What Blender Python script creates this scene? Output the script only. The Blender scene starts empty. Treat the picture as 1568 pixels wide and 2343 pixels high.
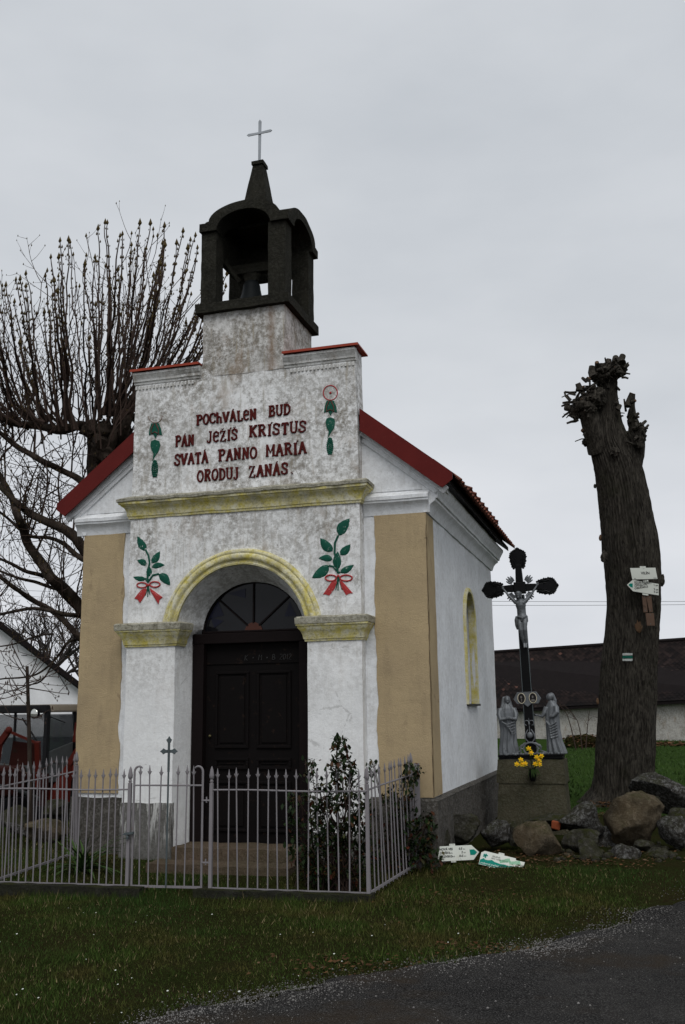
import bpy, math, random
import numpy as np
from mathutils import Vector, Matrix, noise
PI = math.pi
random.seed(7); rng = np.random.default_rng(7)
S = bpy.context.scene
COL = S.collection

# ------------------------------------------------------------------ camera
CF, YAW, PITCH, ROLL = 2232.98, math.radians(16.647), math.radians(11.423), math.radians(0.693)
CAM = Vector((4.036, -9.648, 1.6))
fwd = Vector((-math.sin(YAW)*math.cos(PITCH), math.cos(YAW)*math.cos(PITCH), math.sin(PITCH)))
rgt0 = Vector((math.cos(YAW), math.sin(YAW), 0)); up0 = rgt0.cross(fwd)
rgt = rgt0*math.cos(ROLL) - up0*math.sin(ROLL); up = up0*math.cos(ROLL) + rgt0*math.sin(ROLL)
cd = bpy.data.cameras.new('camera'); cam = bpy.data.objects.new('camera', cd); COL.objects.link(cam)
M = Matrix((rgt, up, -fwd)).transposed().to_4x4(); M.translation = CAM; cam.matrix_world = M
cd.sensor_fit = 'HORIZONTAL'; cd.sensor_width = 23.6; cd.lens = 23.6*CF/1568.0
cd.clip_start = 0.05; cd.clip_end = 2000
S.camera = cam

# ------------------------------------------------------------------ sky, sun, exposure
SUN_EL, SUN_ROT = math.radians(52), math.radians(205)
w = bpy.data.worlds.new("World"); S.world = w; w.use_nodes = True
nt = w.node_tree; nt.nodes.clear(); N = nt.nodes.new; Lk = nt.links.new
out = N('ShaderNodeOutputWorld'); bg = N('ShaderNodeBackground'); bg.inputs['Strength'].default_value = 0.1
sky = N('ShaderNodeTexSky'); sky.sky_type = 'NISHITA'; sky.sun_disc = False
sky.sun_elevation = SUN_EL; sky.sun_rotation = SUN_ROT
tc = N('ShaderNodeTexCoord'); mp = N('ShaderNodeMapping'); mp.inputs['Scale'].default_value = (1, 1, 2.6)
nz = N('ShaderNodeTexNoise'); nz.inputs['Scale'].default_value = 1.7; nz.inputs['Detail'].default_value = 5; nz.inputs['Roughness'].default_value = .5
nz2 = N('ShaderNodeTexNoise'); nz2.inputs['Scale'].default_value = 5.5; nz2.inputs['Detail'].default_value = 4
cr = N('ShaderNodeValToRGB'); e = cr.color_ramp.elements
e[0].position = .34; e[0].color = (5.35, 5.68, 6.10, 1); e[1].position = .70; e[1].color = (6.9, 7.15, 7.5, 1)
sep = N('ShaderNodeSeparateXYZ'); er = N('ShaderNodeValToRGB'); e2 = er.color_ramp.elements
e2[0].position = 0; e2[0].color = (1.24, 1.21, 1.21, 1); e2[1].position = .30; e2[1].color = (1.0, 1.0, 1.0, 1)
mul = N('ShaderNodeMix'); mul.data_type = 'RGBA'; mul.blend_type = 'MULTIPLY'; mul.inputs[0].default_value = 1
addn = N('ShaderNodeMath'); addn.operation = 'MULTIPLY_ADD'; addn.inputs[1].default_value = .3
sc = N('ShaderNodeMath'); sc.operation = 'MULTIPLY'; sc.inputs[1].default_value = .7
mixs = N('ShaderNodeMix'); mixs.data_type = 'RGBA'; mixs.inputs[0].default_value = .97
Lk(tc.outputs['Generated'], mp.inputs[0]); Lk(mp.outputs[0], nz.inputs[0]); Lk(mp.outputs[0], nz2.inputs[0])
Lk(nz.outputs[0], sc.inputs[0]); Lk(nz2.outputs[0], addn.inputs[0]); Lk(sc.outputs[0], addn.inputs[2]); Lk(addn.outputs[0], cr.inputs[0])
Lk(tc.outputs['Generated'], sep.inputs[0]); Lk(sep.outputs['Z'], er.inputs[0])
Lk(cr.outputs[0], mul.inputs[6]); Lk(er.outputs[0], mul.inputs[7])
Lk(sky.outputs[0], mixs.inputs[6]); Lk(mul.outputs[2], mixs.inputs[7]); Lk(mixs.outputs[2], bg.inputs[0]); Lk(bg.outputs[0], out.inputs[0])
sl = bpy.data.lights.new('sun', 'SUN'); sl.energy = 1.5; sl.angle = math.radians(35); sl.color = (1, .985, .96)
so = bpy.data.objects.new('sun', sl); COL.objects.link(so)
# light comes from the front right, high, soft
sd = Vector((math.cos(SUN_EL)*0.35, -math.cos(SUN_EL)*0.94, math.sin(SUN_EL))).normalized()
so.rotation_euler = sd.to_track_quat('Z', 'Y').to_euler()
S.view_settings.view_transform = 'Standard'; S.view_settings.look = 'None'
S.view_settings.exposure = 0; S.view_settings.gamma = 1; S.view_settings.use_curve_mapping = False

# ------------------------------------------------------------------ helpers
def ray(u, v): return fwd + rgt*((u-784)/CF) - up*((v-1171)/CF)
def ond(u, v, D): return CAM + ray(u, v)*D
def ony(u, v, y): d = ray(u, v); return CAM + d*((y-CAM.y)/d.y)
def onx(u, v, x): d = ray(u, v); return CAM + d*((x-CAM.x)/d.x)
def onz(u, v, z): d = ray(u, v); return CAM + d*((z-CAM.z)/d.z)
def sm(a, b, x): t = min(1, max(0, (x-a)/(b-a))); return t*t*(3-2*t)
def ground_z(x, y):
    z = .10*sm(-1.0, .2, y)-.055*sm(-1.2, -1.42, y)
    z += -1.05*sm(-3.2, -6.5, x)*sm(1.5, 5.0, y)*sm(60, 20, y)
    z += .06*sm(2.4, 4.0, y)*sm(1, 2.5, x)
    z -= .05*sm(8, 14, y)*sm(0, 3, x)
    z += .02*(noise.noise(Vector((x*.8, y*.8, 0)))) + .008*noise.noise(Vector((x*4, y*4, 3)))
    z -= .25*sm(40, 90, y)
    return z
def nvec(P, s, a): return Vector(noise.noise_vector(P*s))*a

class MB:
    def __init__(s): s.v = []; s.f = []
    def add(s, vs, fs):
        n = len(s.v); s.v += [Vector(q) for q in vs]; s.f += [tuple(i+n for i in f) for f in fs]; return s
    def box(s, a, b, top=None):
        x0, y0, z0 = a; x1, y1, z1 = b
        t = top or (0, 0)
        vs = [(x0,y0,z0),(x1,y0,z0),(x1,y1,z0),(x0,y1,z0),(x0+t[0],y0+t[1],z1),(x1-t[0],y0+t[1],z1),(x1-t[0],y1-t[1],z1),(x0+t[0],y1-t[1],z1)]
        return s.add(vs, [(0,3,2,1),(4,5,6,7),(0,1,5,4),(1,2,6,5),(2,3,7,6),(3,0,4,7)])
    def bar(s, p, q, w, h, upv=(0,0,1)):
        p, q = Vector(p), Vector(q); d = (q-p).normalized(); u = Vector(upv)
        sd = d.cross(u)
        if sd.length < 1e-4: sd = d.cross(Vector((1,0,0)))
        sd.normalize(); u = sd.cross(d)
        vs = [c+sd*(a*w/2)+u*(b*h/2) for c in (p, q) for a, b in ((-1,-1),(1,-1),(1,1),(-1,1))]
        return s.add(vs, [(0,1,2,3),(7,6,5,4),(0,4,5,1),(1,5,6,2),(2,6,7,3),(3,7,4,0)])
    def tube(s, pts, rad, n=6, cap=True, flat=None):
        pts = [Vector(p) for p in pts]; m = len(pts)
        if not hasattr(rad, '__len__'): rad = [rad]*m
        vs = []; pu = None
        for i, p in enumerate(pts):
            d = (pts[min(i+1, m-1)]-pts[max(i-1, 0)])
            if d.length < 1e-9: d = Vector((0,0,1))
            d.normalize()
            if flat is not None: u = Vector(flat)
            elif pu is None: u = Vector((0,0,1)) if abs(d.z) < .9 else Vector((1,0,0))
            else: u = pu
            sdv = d.cross(u)
            if sdv.length < 1e-5: sdv = d.cross(Vector((1, .1, 0)))
            sdv.normalize(); u = sdv.cross(d); pu = u
            for k in range(n):
                a = 2*PI*k/n; vs.append(p+(sdv*math.cos(a)+u*math.sin(a))*rad[i])
        fs = [(i*n+k, i*n+(k+1)%n, (i+1)*n+(k+1)%n, (i+1)*n+k) for i in range(m-1) for k in range(n)]
        if cap: fs += [tuple(range(n))[::-1], tuple((m-1)*n+k for k in range(n))]
        return s.add(vs, fs)
    def prism(s, poly, y0, y1, f=lambda a, y, b: (a, y, b)):
        n = len(poly); vs = [f(a, y, b) for y in (y0, y1) for a, b in poly]
        return s.add(vs, [tuple(range(n)), tuple(range(2*n-1, n-1, -1))]+[(i, n+i, n+(i+1) % n, (i+1) % n) for i in range(n)])
    def lathe(s, c, prof, n=16, sx=1, sy=1):
        c = Vector(c); m = len(prof); vs = []
        for r, z in prof:
            for k in range(n): a = 2*PI*k/n; vs.append(c+Vector((r*sx*math.cos(a), r*sy*math.sin(a), z)))
        fs = [(i*n+k, i*n+(k+1) % n, (i+1)*n+(k+1) % n, (i+1)*n+k) for i in range(m-1) for k in range(n)]
        fs += [tuple(range(n))[::-1], tuple((m-1)*n+k for k in range(n))]
        return s.add(vs, fs)
    def ball(s, c, r, n=12, m=8, rot=None):
        if not hasattr(r, '__len__'): r = (r, r, r)
        c = Vector(c); vs = []
        for i in range(m+1):
            t = PI*i/m
            for k in range(n):
                a = 2*PI*k/n; q = Vector((r[0]*math.sin(t)*math.cos(a), r[1]*math.sin(t)*math.sin(a), r[2]*math.cos(t)))
                if rot is not None: q = rot@q
                vs.append(c+q)
        fs = [(i*n+k, (i+1)*n+k, (i+1)*n+(k+1) % n, i*n+(k+1) % n) for i in range(m) for k in range(n)]
        return s.add(vs, fs)
    def xf(s, m):
        s.v = [m@q for q in s.v]; return s
    def jit(s, sc, a):
        s.v = [q+nvec(q, sc, a) for q in s.v]; return s
    def build(s, name, mat, parent=None, smooth=False, bevel=0, orig=None, local=False):
        o0 = Vector((0,0,0))
        if parent is not None and not local: o0 = world_loc(parent)
        if orig is not None: o0 = Vector(orig)
        me = bpy.data.meshes.new(name); me.from_pydata([tuple(q-o0) for q in s.v], [], s.f); me.validate(); me.update()
        if smooth:
            me.polygons.foreach_set('use_smooth', [True]*len(me.polygons))
            try: me.set_sharp_from_angle(angle=math.radians(smooth if smooth is not True else 50))
            except Exception: pass
        o = bpy.data.objects.new(name, me); COL.objects.link(o); me.materials.append(mat)
        if parent is not None: o.parent = parent
        elif orig is not None: o.location = o0
        if bevel:
            b = o.modifiers.new('bevel', 'BEVEL'); b.width = bevel; b.segments = 2; b.limit_method = 'ANGLE'; b.angle_limit = math.radians(40)
        return o
def world_loc(o):
    l = Vector(o.location)
    while o.parent is not None: o = o.parent; l += Vector(o.location)
    return l
def tag(o, label=None, cat=None, group=None, kind=None):
    if label: o['label'] = label
    if cat: o['category'] = cat
    if group: o['group'] = group
    if kind: o['kind'] = kind
    return o
def thing(name, loc, label, cat, group=None, rot=(0,0,0)):
    o = bpy.data.objects.new(name, None); COL.objects.link(o); o.location = loc; o.rotation_euler = rot; o.empty_display_size = .1
    return tag(o, label, cat, group)
def np_mesh(name, V, T, mat, parent=None, kind=None, smooth=False):
    me = bpy.data.meshes.new(name); V = np.asarray(V, np.float32); T = np.asarray(T, np.int32); k = T.shape[1]
    if parent is not None: V = V-np.array(world_loc(parent), np.float32)
    me.vertices.add(len(V)); me.vertices.foreach_set('co', V.ravel())
    me.loops.add(T.size); me.loops.foreach_set('vertex_index', T.ravel())
    me.polygons.add(len(T)); me.polygons.foreach_set('loop_start', np.arange(0, T.size, k, dtype=np.int32))
    me.update(calc_edges=True); me.validate()
    if smooth: me.polygons.foreach_set('use_smooth', [True]*len(T))
    o = bpy.data.objects.new(name, me); COL.objects.link(o); me.materials.append(mat)
    if parent is not None: o.parent = parent
    if kind: o['kind'] = kind
    return o

# ------------------------------------------------------------------ materials
class G:
    def __init__(s, name, rough=.9, metal=0, spec=.10):
        s.m = bpy.data.materials.new(name); s.m.use_nodes = True; s.t = s.m.node_tree
        s.b = s.t.nodes['Principled BSDF']; s.b.inputs['Roughness'].default_value = rough; s.b.inputs['Metallic'].default_value = metal
        s.b.inputs['Specular IOR Level'].default_value = spec
        s.tc = s.t.nodes.new('ShaderNodeTexCoord'); s.co = s.tc.outputs['Object']
    def map(s, scale=(1,1,1), loc=(0,0,0)):
        m = s.t.nodes.new('ShaderNodeMapping'); m.inputs['Scale'].default_value = scale; m.inputs['Location'].default_value = loc
        s.t.links.new(s.co, m.inputs[0]); return m.outputs[0]
    def noise(s, scale, detail=4, rough=.6, st=(1,1,1), loc=(0,0,0), dist=0):
        n = s.t.nodes.new('ShaderNodeTexNoise'); n.inputs['Scale'].default_value = scale; n.inputs['Detail'].default_value = detail
        n.inputs['Roughness'].default_value = rough; n.inputs['Distortion'].default_value = dist
        s.t.links.new(s.map(st, loc), n.inputs[0]); return n.outputs[0]
    def vor(s, scale, st=(1,1,1), feat='F1', outp='Distance', rnd=1):
        n = s.t.nodes.new('ShaderNodeTexVoronoi'); n.inputs['Scale'].default_value = scale; n.feature = feat
        n.inputs['Randomness'].default_value = rnd
        s.t.links.new(s.map(st), n.inputs[0]); return n.outputs[outp]
    def ramp(s, x, *st):
        r = s.t.nodes.new('ShaderNodeValToRGB'); el = r.color_ramp.elements
        while len(el) < len(st): el.new(.5)
        for q, (p, c) in zip(el, st):
            q.position = p; q.color = (c, c, c, 1) if not hasattr(c, '__len__') else (*c, 1)
        s.t.links.new(x, r.inputs[0]); return r.outputs[0]
    def mix(s, f, a, b, mode='MIX'):
        n = s.t.nodes.new('ShaderNodeMix'); n.data_type = 'RGBA'; n.blend_type = mode
        for i, x in ((0, f), (6, a), (7, b)):
            if isinstance(x, bpy.types.NodeSocket): s.t.links.new(x, n.inputs[i])
            elif i == 0: n.inputs[0].default_value = x
            else: n.inputs[i].default_value = (*x, 1) if hasattr(x, '__len__') else (x, x, x, 1)
        return n.outputs[2]
    def math(s, op, a, b=0, c=0):
        n = s.t.nodes.new('ShaderNodeMath'); n.operation = op
        for i, x in enumerate((a, b, c)):
            if isinstance(x, bpy.types.NodeSocket): s.t.links.new(x, n.inputs[i])
            else: n.inputs[i].default_value = x
        return n.outputs[0]
    def axis(s, k):
        n = s.t.nodes.new('ShaderNodeSeparateXYZ'); s.t.links.new(s.co, n.inputs[0]); return n.outputs[k]
    def color(s, c):
        if isinstance(c, bpy.types.NodeSocket): s.t.links.new(c, s.b.inputs['Base Color'])
        else: s.b.inputs['Base Color'].default_value = (*c, 1)
        return s
    def rough(s, x): s.t.links.new(x, s.b.inputs['Roughness']); return s
    def bump(s, x, strength=.5, dist=.01):
        n = s.t.nodes.new('ShaderNodeBump'); n.inputs['Strength'].default_value = strength; n.inputs['Distance'].default_value = dist
        s.t.links.new(x, n.inputs['Height'])
        if s.b.inputs['Normal'].is_linked: s.t.links.new(s.b.inputs['Normal'].links[0].from_socket, n.inputs['Normal'])
        s.t.links.new(n.outputs[0], s.b.inputs['Normal']); return s
    def rand(s, kind='Random Per Island'):
        if kind == 'obj': n = s.t.nodes.new('ShaderNodeObjectInfo'); return n.outputs['Random']
        n = s.t.nodes.new('ShaderNodeNewGeometry'); return n.outputs[kind]

def plaster(name, base, dirt=.5, zlo=None, zhi=None, lichen=.3, base2=None):
    g = G(name, .92)
    n1 = g.noise(1.6, 7, .65); n2 = g.noise(15, 9, .8); n3 = g.noise(38, 4, .7); n4 = g.noise(3.2, 8, .7, loc=(4, 2, 7)); st = g.noise(5, 5, .6, st=(4.2, 4.2, .40), loc=(1, 5, 2))
    c = g.mix(g.ramp(n1, (.35, 0), (.7, 1)), base, base2 or tuple(x*.86 for x in base))
    dk = g.ramp(g.math('ADD', g.math('MULTIPLY', n2, .62), g.math('MULTIPLY', g.noise(2.6, 7, .75, loc=(6, 6, 6)), .38)), (.455, 0), (.575, 1)); dk = g.math('MULTIPLY', dk, dirt)
    if zlo is not None:
        zf = g.t.nodes.new('ShaderNodeMapRange'); zf.inputs[1].default_value = zlo; zf.inputs[2].default_value = zhi; zf.inputs[3].default_value = .16; zf.inputs[4].default_value = 1
        g.t.links.new(g.axis(2), zf.inputs[0]); dk = g.math('MULTIPLY', dk, zf.outputs[0])
        zs = zf.outputs[0]
    else: zs = 1.0
    c = g.mix(dk, c, (.25, .235, .21))
    if dirt > .3:
        big = g.ramp(g.noise(1.15, 5, .65, loc=(3, 7, 2)), (.46, 0), (.62, 1)); fine_ = g.ramp(n2, (.40, 0), (.56, 1))
        c = g.mix(g.math('MULTIPLY', g.math('MULTIPLY', big, fine_), g.math('MULTIPLY', zs, dirt*.85)), c, (.17, .15, .12))
        brn = g.ramp(g.noise(1.7, 5, .7, loc=(11, 4, 8), st=(1.6, 1.6, .8)), (.56, 0), (.68, 1)); c = g.mix(g.math('MULTIPLY', brn, g.math('MULTIPLY', zs, dirt*.55)), c, (.27, .19, .12))
    sp = g.math('MULTIPLY', g.ramp(n3, (.60, 0), (.70, 1)), g.math('MULTIPLY', g.ramp(n4, (.42, 0), (.62, 1)), g.math('MULTIPLY', lichen*1.6, zs)))
    c = g.mix(sp, c, (.07, .065, .055))
    c = g.mix(g.math('MULTIPLY', g.ramp(st, (.55, 0), (.75, 1)), g.math('MULTIPLY', min(.95, dirt), zs)), c, (.30, .26, .19))
    pl = g.ramp(g.noise(4.3, 9, .8, loc=(9, 1, 4)), (.655, 0), (.675, 1))
    c = g.mix(g.math('MULTIPLY', pl, min(1, dirt*.75)), c, (.33, .29, .24))
    g.color(c); g.bump(n3, .35, .006); g.bump(n2, .5, .012); g.bump(n4, .4, .02)
    if dirt > .3:
        g.bump(pl, -.35, .006)
    ve = g.vor(1.5, st=(1, 1, 1.4), feat='DISTANCE_TO_EDGE'); vm = g.ramp(g.noise(1.1, 3, .5, loc=(5, 1, 1)), (.52, 0), (.58, 1))
    crk = g.math('MULTIPLY', g.ramp(g.math('ADD', ve, g.math('MULTIPLY', g.math('SUBTRACT', g.noise(9, 6, .75), .5), .16)), (0, 1), (.006, 0)), g.math('MULTIPLY', vm,   .28 if dirt > .3 else .08))
    g.color(g.mix(crk, c, (.10, .09, .075))); g.bump(crk, -.5, .008)
    return g
m_front = plaster('plaster_front', (.84, .845, .84), .80, 1.6, 3.9, 1.0).m
m_white = plaster('plaster_white', (.80, .815, .83), .26, None, None, .22).m
g = plaster('plaster_tower', (.66, .65, .63), 1.0, None, None, 1.0)
wob = g.math('MULTIPLY', g.math('SUBTRACT', g.noise(3, 5, .7, st=(1, 1, .6)), .5), .12)
rx_ = g.math('ABSOLUTE', g.math('SUBTRACT', g.math('ADD', g.axis(0), wob), .345))
rust = g.math('MULTIPLY', g.ramp(rx_, (.012, 1), (.075, 0)), g.ramp(g.noise(6, 6, .75), (.35, .25), (.6, 1)))
rust = g.math('MAXIMUM', rust, g.math('MULTIPLY', g.ramp(g.noise(2.2, 5, .6, st=(7, 7, .9), loc=(3.1, 0, 0)), (.60, 0), (.72, 1)), .7))
oldc = g.b.inputs['Base Color'].links[0].from_socket
g.color(g.mix(g.math('MULTIPLY', rust, .7), oldc, (.16, .085, .035))); m_tower = g.m
g = G('plaster_tan', .95)
n = g.noise(70, 5, .75); n1 = g.noise(1.8, 6, .6); ln = g.noise(26, 4, .6, st=(.35, .35, 1.6))
c = g.mix(g.ramp(n1, (.3, 0), (.7, 1)), (.44, .34, .20), (.35, .27, .165))
c = g.mix(g.math('MULTIPLY', g.ramp(n, (.60, 0), (.74, 1)), .6), c, (.14, .10, .055))
c = g.mix(g.math('MULTIPLY', g.ramp(g.noise(3, 9, .8, loc=(2, 2, 2)), (.62, 0), (.70, 1)), .5), c, (.22, .17, .11))
stn = g.ramp(g.noise(3.6, 6, .7, st=(2.2, 2.2, .5), loc=(4, 4, 1)), (.52, 0), (.68, 1)); c = g.mix(g.math('MULTIPLY', stn, .28), c, (.20, .155, .10))
ve = g.vor(1.3, st=(1, 1, .8), feat='DISTANCE_TO_EDGE'); ck = g.ramp(g.math('ADD', ve, g.math('MULTIPLY', g.math('SUBTRACT', g.noise(8, 6, .75), .5), .2)), (0, 1), (.007, 0)); ck = g.math('MULTIPLY', ck, g.ramp(g.noise(.9, 3, .5, loc=(7, 2, 2)), (.52, 0), (.58, .35))); c = g.mix(ck, c, (.12, .085, .055))
g.color(c); g.bump(n, .7, .010); g.bump(ln, .12, .006); g.bump(n1, .5, .05); m_tan = g.m
def rough_stone(name, a, b, c3, sc=18, amt=.9, moss=0):
    g = G(name, .95); n = g.noise(sc, 8, .75); n2 = g.noise(sc*.2, 5, .6); v = g.noise(sc*3, 5, .8, loc=(3, 3, 3))
    c = g.mix(g.ramp(n2, (.35, 0), (.65, 1)), a, b); c = g.mix(g.ramp(n, (.48, 0), (.68, amt)), c, c3)
    sp = g.ramp(g.noise(sc*.55, 7, .8, loc=(8, 1, 8)), (.56, 0), (.64, amt*.5)); c = g.mix(sp, c, c3)
    if moss:
        nn = g.t.nodes.new('ShaderNodeNewGeometry'); sx_ = g.t.nodes.new('ShaderNodeSeparateXYZ'); g.t.links.new(nn.outputs['Normal'], sx_.inputs[0])
        mk = g.math('MULTIPLY', g.ramp(sx_.outputs[2], (.1, 0), (.75, 1)), g.ramp(g.noise(7, 7, .75, loc=(2, 9, 1)), (.44, 0), (.56, moss))); c = g.mix(mk, c, (.035, .038, .010))
        dk2 = g.ramp(g.noise(5, 6, .7, loc=(1, 1, 6)), (.5, 0), (.7, .7)); c = g.mix(dk2, c, tuple(x*.45 for x in a))
    g.color(c); g.bump(v, .8, .02); g.bump(n, 1, .05); return g.m
m_plinth = rough_stone('roughcast_grey', (.085, .078, .068), (.135, .122, .105), (.30, .29, .27), 32, .8)
m_conc = rough_stone('dark_concrete', (.022, .021, .016), (.038, .036, .027), (.085, .082, .07), 30, .5)
m_concmoss = rough_stone('mossy_concrete', (.045, .045, .03), (.06, .05, .035), (.03, .045, .012), 8, .7)
m_gran = rough_stone('granite_dark', (.035, .032, .028), (.055, .05, .043), (.36, .36, .35), 26, .75, .5)
m_granb = rough_stone('granite_brown', (.12, .09, .055), (.085, .07, .05), (.24, .20, .14), 16, .7, .6)
m_granm = rough_stone('granite_mossy', (.04, .037, .03), (.045, .043, .025), (.17, .165, .15), 18, .6, .95)
m_slab = rough_stone('old_sandstone', (.14, .10, .07), (.10, .08, .05), (.2, .16, .12), 14, .5)
def yellow(name, f):
    g = G(name, .88); n = g.noise(11, 8, .75); n2 = g.noise(45, 5, .7); st = g.noise(3.5, 4, .6, loc=(7, 7, 7))
    c = g.mix(g.ramp(n, (.38, 0), (.66, 1)), (.56, .48, .11), (.68, .66, .54))
    c = g.mix(g.math('MULTIPLY', g.ramp(n2, (.5, 0), (.7, 1)), f), c, (.16, .14, .085))
    c = g.mix(g.math('MULTIPLY', g.ramp(st, (.5, 0), (.72, 1)), f), c, (.22, .2, .13))
    g.color(c); g.bump(n2, .5, .008); g.bump(n, .5, .012); return g.m
m_yel = yellow('yellow_moulding', .7); m_yel2 = yellow('yellow_window', .25)
g = G('cornice_top', .95); n = g.noise(16, 8, .8); c = g.mix(g.ramp(n, (.35, 0), (.65, 1)), (.20, .185, .13), (.50, .48, .40))
g.color(g.mix(g.ramp(g.noise(40, 4, .7), (.55, 0), (.68, .8)), c, (.06, .055, .035))); g.bump(n, .9, .025); m_cornt = g.m
def paint(name, col, rough=.5, wear=(.3, .28, .25), amt=.15, metal=0, sc=30, bmp=.15):
    g = G(name, rough, metal); n = g.noise(sc, 6, .7); n2 = g.noise(sc*.12, 5, .6)
    c = g.mix(g.ramp(n2, (.3, 0), (.7, 1)), col, tuple(x*.78 for x in col))
    c = g.mix(g.ramp(n, (.6, 0), (.68, amt)), c, wear); g.color(c); g.bump(n, bmp, .004); return g.m
m_red = paint('red_sheet', (.115, .012, .010), .38, (.26, .05, .04), .3, bmp=.05)
m_red2 = paint('red_sheet_top', (.34, .06, .035), .45, (.2, .04, .03), .4)
m_letter = paint('letter_red', (.095, .015, .013), .85, (.025, .016, .015), .9, sc=60, bmp=.7)
m_green = paint('relief_green', (.010, .088, .058), .6, (.35, .42, .38), .75, sc=34, bmp=.9)
m_bow = paint('relief_red', (.42, .045, .045), .6, (.62, .55, .52), .8, sc=50, bmp=.4)
m_brown = paint('relief_brown', (.16, .05, .04), .7, (.3, .27, .24), .8, sc=60)
m_wood = paint('dark_door_wood', (.0042, .003, .003), .7, (.05, .028, .018), .35, sc=14)
m_frame = paint('dark_frame_wood', (.008, .0048, .0048), .65, (.03, .02, .018), .5)
m_iron = paint('fence_paint', (.225, .21, .22), .65, (.11, .06, .035), .85, sc=16)
m_ironold = paint('cross_iron', (.10, .12, .125), .55, (.2, .2, .19), .5, .3)
m_zinc = paint('zinc_cross', (.33, .35, .37), .5, (.15, .15, .15), .5, .4)
m_black = paint('black_cast_iron', (.006, .006, .0065), .32, (.02, .02, .02), .5)
m_silver = paint('silver_paint', (.165, .175, .185), .5, (.05, .05, .055), .8, .4, sc=26, bmp=.4)
m_bell = paint('bell_bronze', (.010, .012, .013), .6, (.025, .025, .025), .4, .2)
m_sign = paint('sign_white', (.62, .64, .58), .45, (.5, .5, .42), .5, sc=8, bmp=.02)
m_sgreen = paint('sign_green', (.0, .20, .15), .45, (.02, .2, .16), .2, sc=8, bmp=.02)
m_lgreen = paint('sign_light_green', (.15, .42, .24), .5, (.2, .45, .3), .2, sc=8, bmp=.02)
m_ink = paint('sign_black', (.012, .012, .014), .5, (.02, .02, .02), .1, sc=8, bmp=.02)
m_wtxt = paint('sign_letter_white', (.6, .66, .62), .5, sc=8, bmp=.02)
m_chalk = paint('chalk', (.06, .06, .06), .95, (.03, .02, .02), .9, sc=90)
m_yflow = paint('daffodil_yellow', (.80, .56, .015), .5, (.8, .45, .01), .5, bmp=.05)
m_oflow = paint('daffodil_trumpet', (.78, .38, .005), .5, bmp=.05)
m_leafg = paint('plant_green', (.045, .085, .022), .5, (.12, .12, .05), .5, sc=12, bmp=.1)
m_black2 = paint('portrait_dark', (.02, .018, .018), .3); m_skin = paint('portrait_pale', (.16, .15, .14), .4)
m_enam = paint('enamel_ring', (.62, .56, .42), .35, (.4, .3, .12), .5)
m_clay = paint('clay_red', (.24, .06, .025), .8, (.1, .04, .02), .6)
m_board = paint('weathered_board', (.11, .07, .05), .85, (.05, .035, .025), .8, sc=18, bmp=.5)
m_sill = paint('lead_sill', (.05, .052, .05), .6)
g = G('roof_tile', .85); r = g.rand('obj'); c = g.mix(r, (.17, .055, .033), (.10, .04, .028)); n = g.noise(18, 6, .7)
g.color(g.mix(g.ramp(n, (.45, 0), (.7, .85)), c, (.04, .028, .022))); g.bump(n, .5, .01); m_tile = g.m
g = G('roof_tile_mass', .85); r = g.rand(); c = g.mix(r, (.17, .055, .033), (.10, .04, .028)); n = g.noise(18, 6, .7)
g.color(g.mix(g.ramp(n, (.45, 0), (.7, .85)), c, (.04, .028, .022))); m_tilem = g.m
def bark(name, a, b, st=(1, 1, .16), sc=22, d=.03, st2=.9):
    g = G(name, .95); n = g.noise(sc, 7, .7, st=st, dist=.6); n2 = g.noise(3, 5, .6); v = g.vor(sc*.8, st=(1, 1, .12))
    c = g.mix(g.ramp(n, (.38, 0), (.66, 1)), a, b); c = g.mix(g.ramp(n2, (.55, 0), (.75, .5)), c, (.02, .022, .010))
    g.color(c); g.bump(v, .6, d); g.bump(n, st2, d); return g.m
m_bark = bark('pollard_bark', (.014, .012, .010), (.075, .067, .055), st=(1, 1, .22), sc=30, d=.02)
m_bark2 = bark('chestnut_bark', (.018, .013, .010), (.062, .048, .038), sc=10, d=.012)
m_twig = paint('twig_brown', (.060, .040, .032), .8, (.10, .07, .05), .5, sc=6)
m_twigl = paint('twig_far', (.050, .042, .04), .9)
m_bud = paint('bud', (.065, .045, .012), .6, (.11, .10, .03), .6)
m_cutwood = paint('cut_wood', (.11, .065, .038), .85, (.20, .14, .085), .8, sc=14)
m_mark = paint('trail_white', (.50, .52, .50), .8, (.08, .07, .05), .8, sc=24)
m_markg = paint('trail_green', (.01, .10, .07), .8, (.05, .05, .03), .7, sc=24)
g = G('pane_glass', .05, spec=.22); g.color(g.mix(g.ramp(g.noise(2, 3, .5), (.4, 0), (.6, 1)), (.008, .008, .010), (.005, .005, .006))); m_glass = g.m
g = G('amber_glass', .2, spec=.2); g.color((.07, .02, .010)); m_amber = g.m
g = G('blue_glass', .12, spec=.15); g.color((.006, .007, .022)); m_blue = g.m
g = G('cab_glass', .05, spec=.8); g.color((.06, .068, .075)); g.b.inputs['Alpha'].default_value = .6; m_cab = g.m
g = G('lamp_glass', .08, .6, .8); g.color((.55, .56, .52)); m_lamp = g.m
m_tred = paint('tractor_red', (.075, .011, .007), .6, (.05, .025, .015), .8, sc=9)
m_tred2 = paint('tractor_dull_red', (.035, .010, .008), .7, (.02, .015, .012), .8, sc=7)
m_tblk = paint('tractor_black', (.012, .012, .013), .55, (.05, .045, .04), .4, sc=9)
m_tgry = paint('tractor_grey', (.07, .075, .075), .6)
m_tbei = paint('cab_roof', (.20, .17, .13), .7, (.08, .065, .05), .9, sc=5)
m_rub = paint('tyre_rubber', (.012, .012, .012), .9)
g = plaster('house_white', (.80, .80, .82), .08, None, None, .05); m_house = g.m
g = plaster('barn_wall', (.52, .50, .46), .75, None, None, .5); m_barn = g.m
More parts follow.
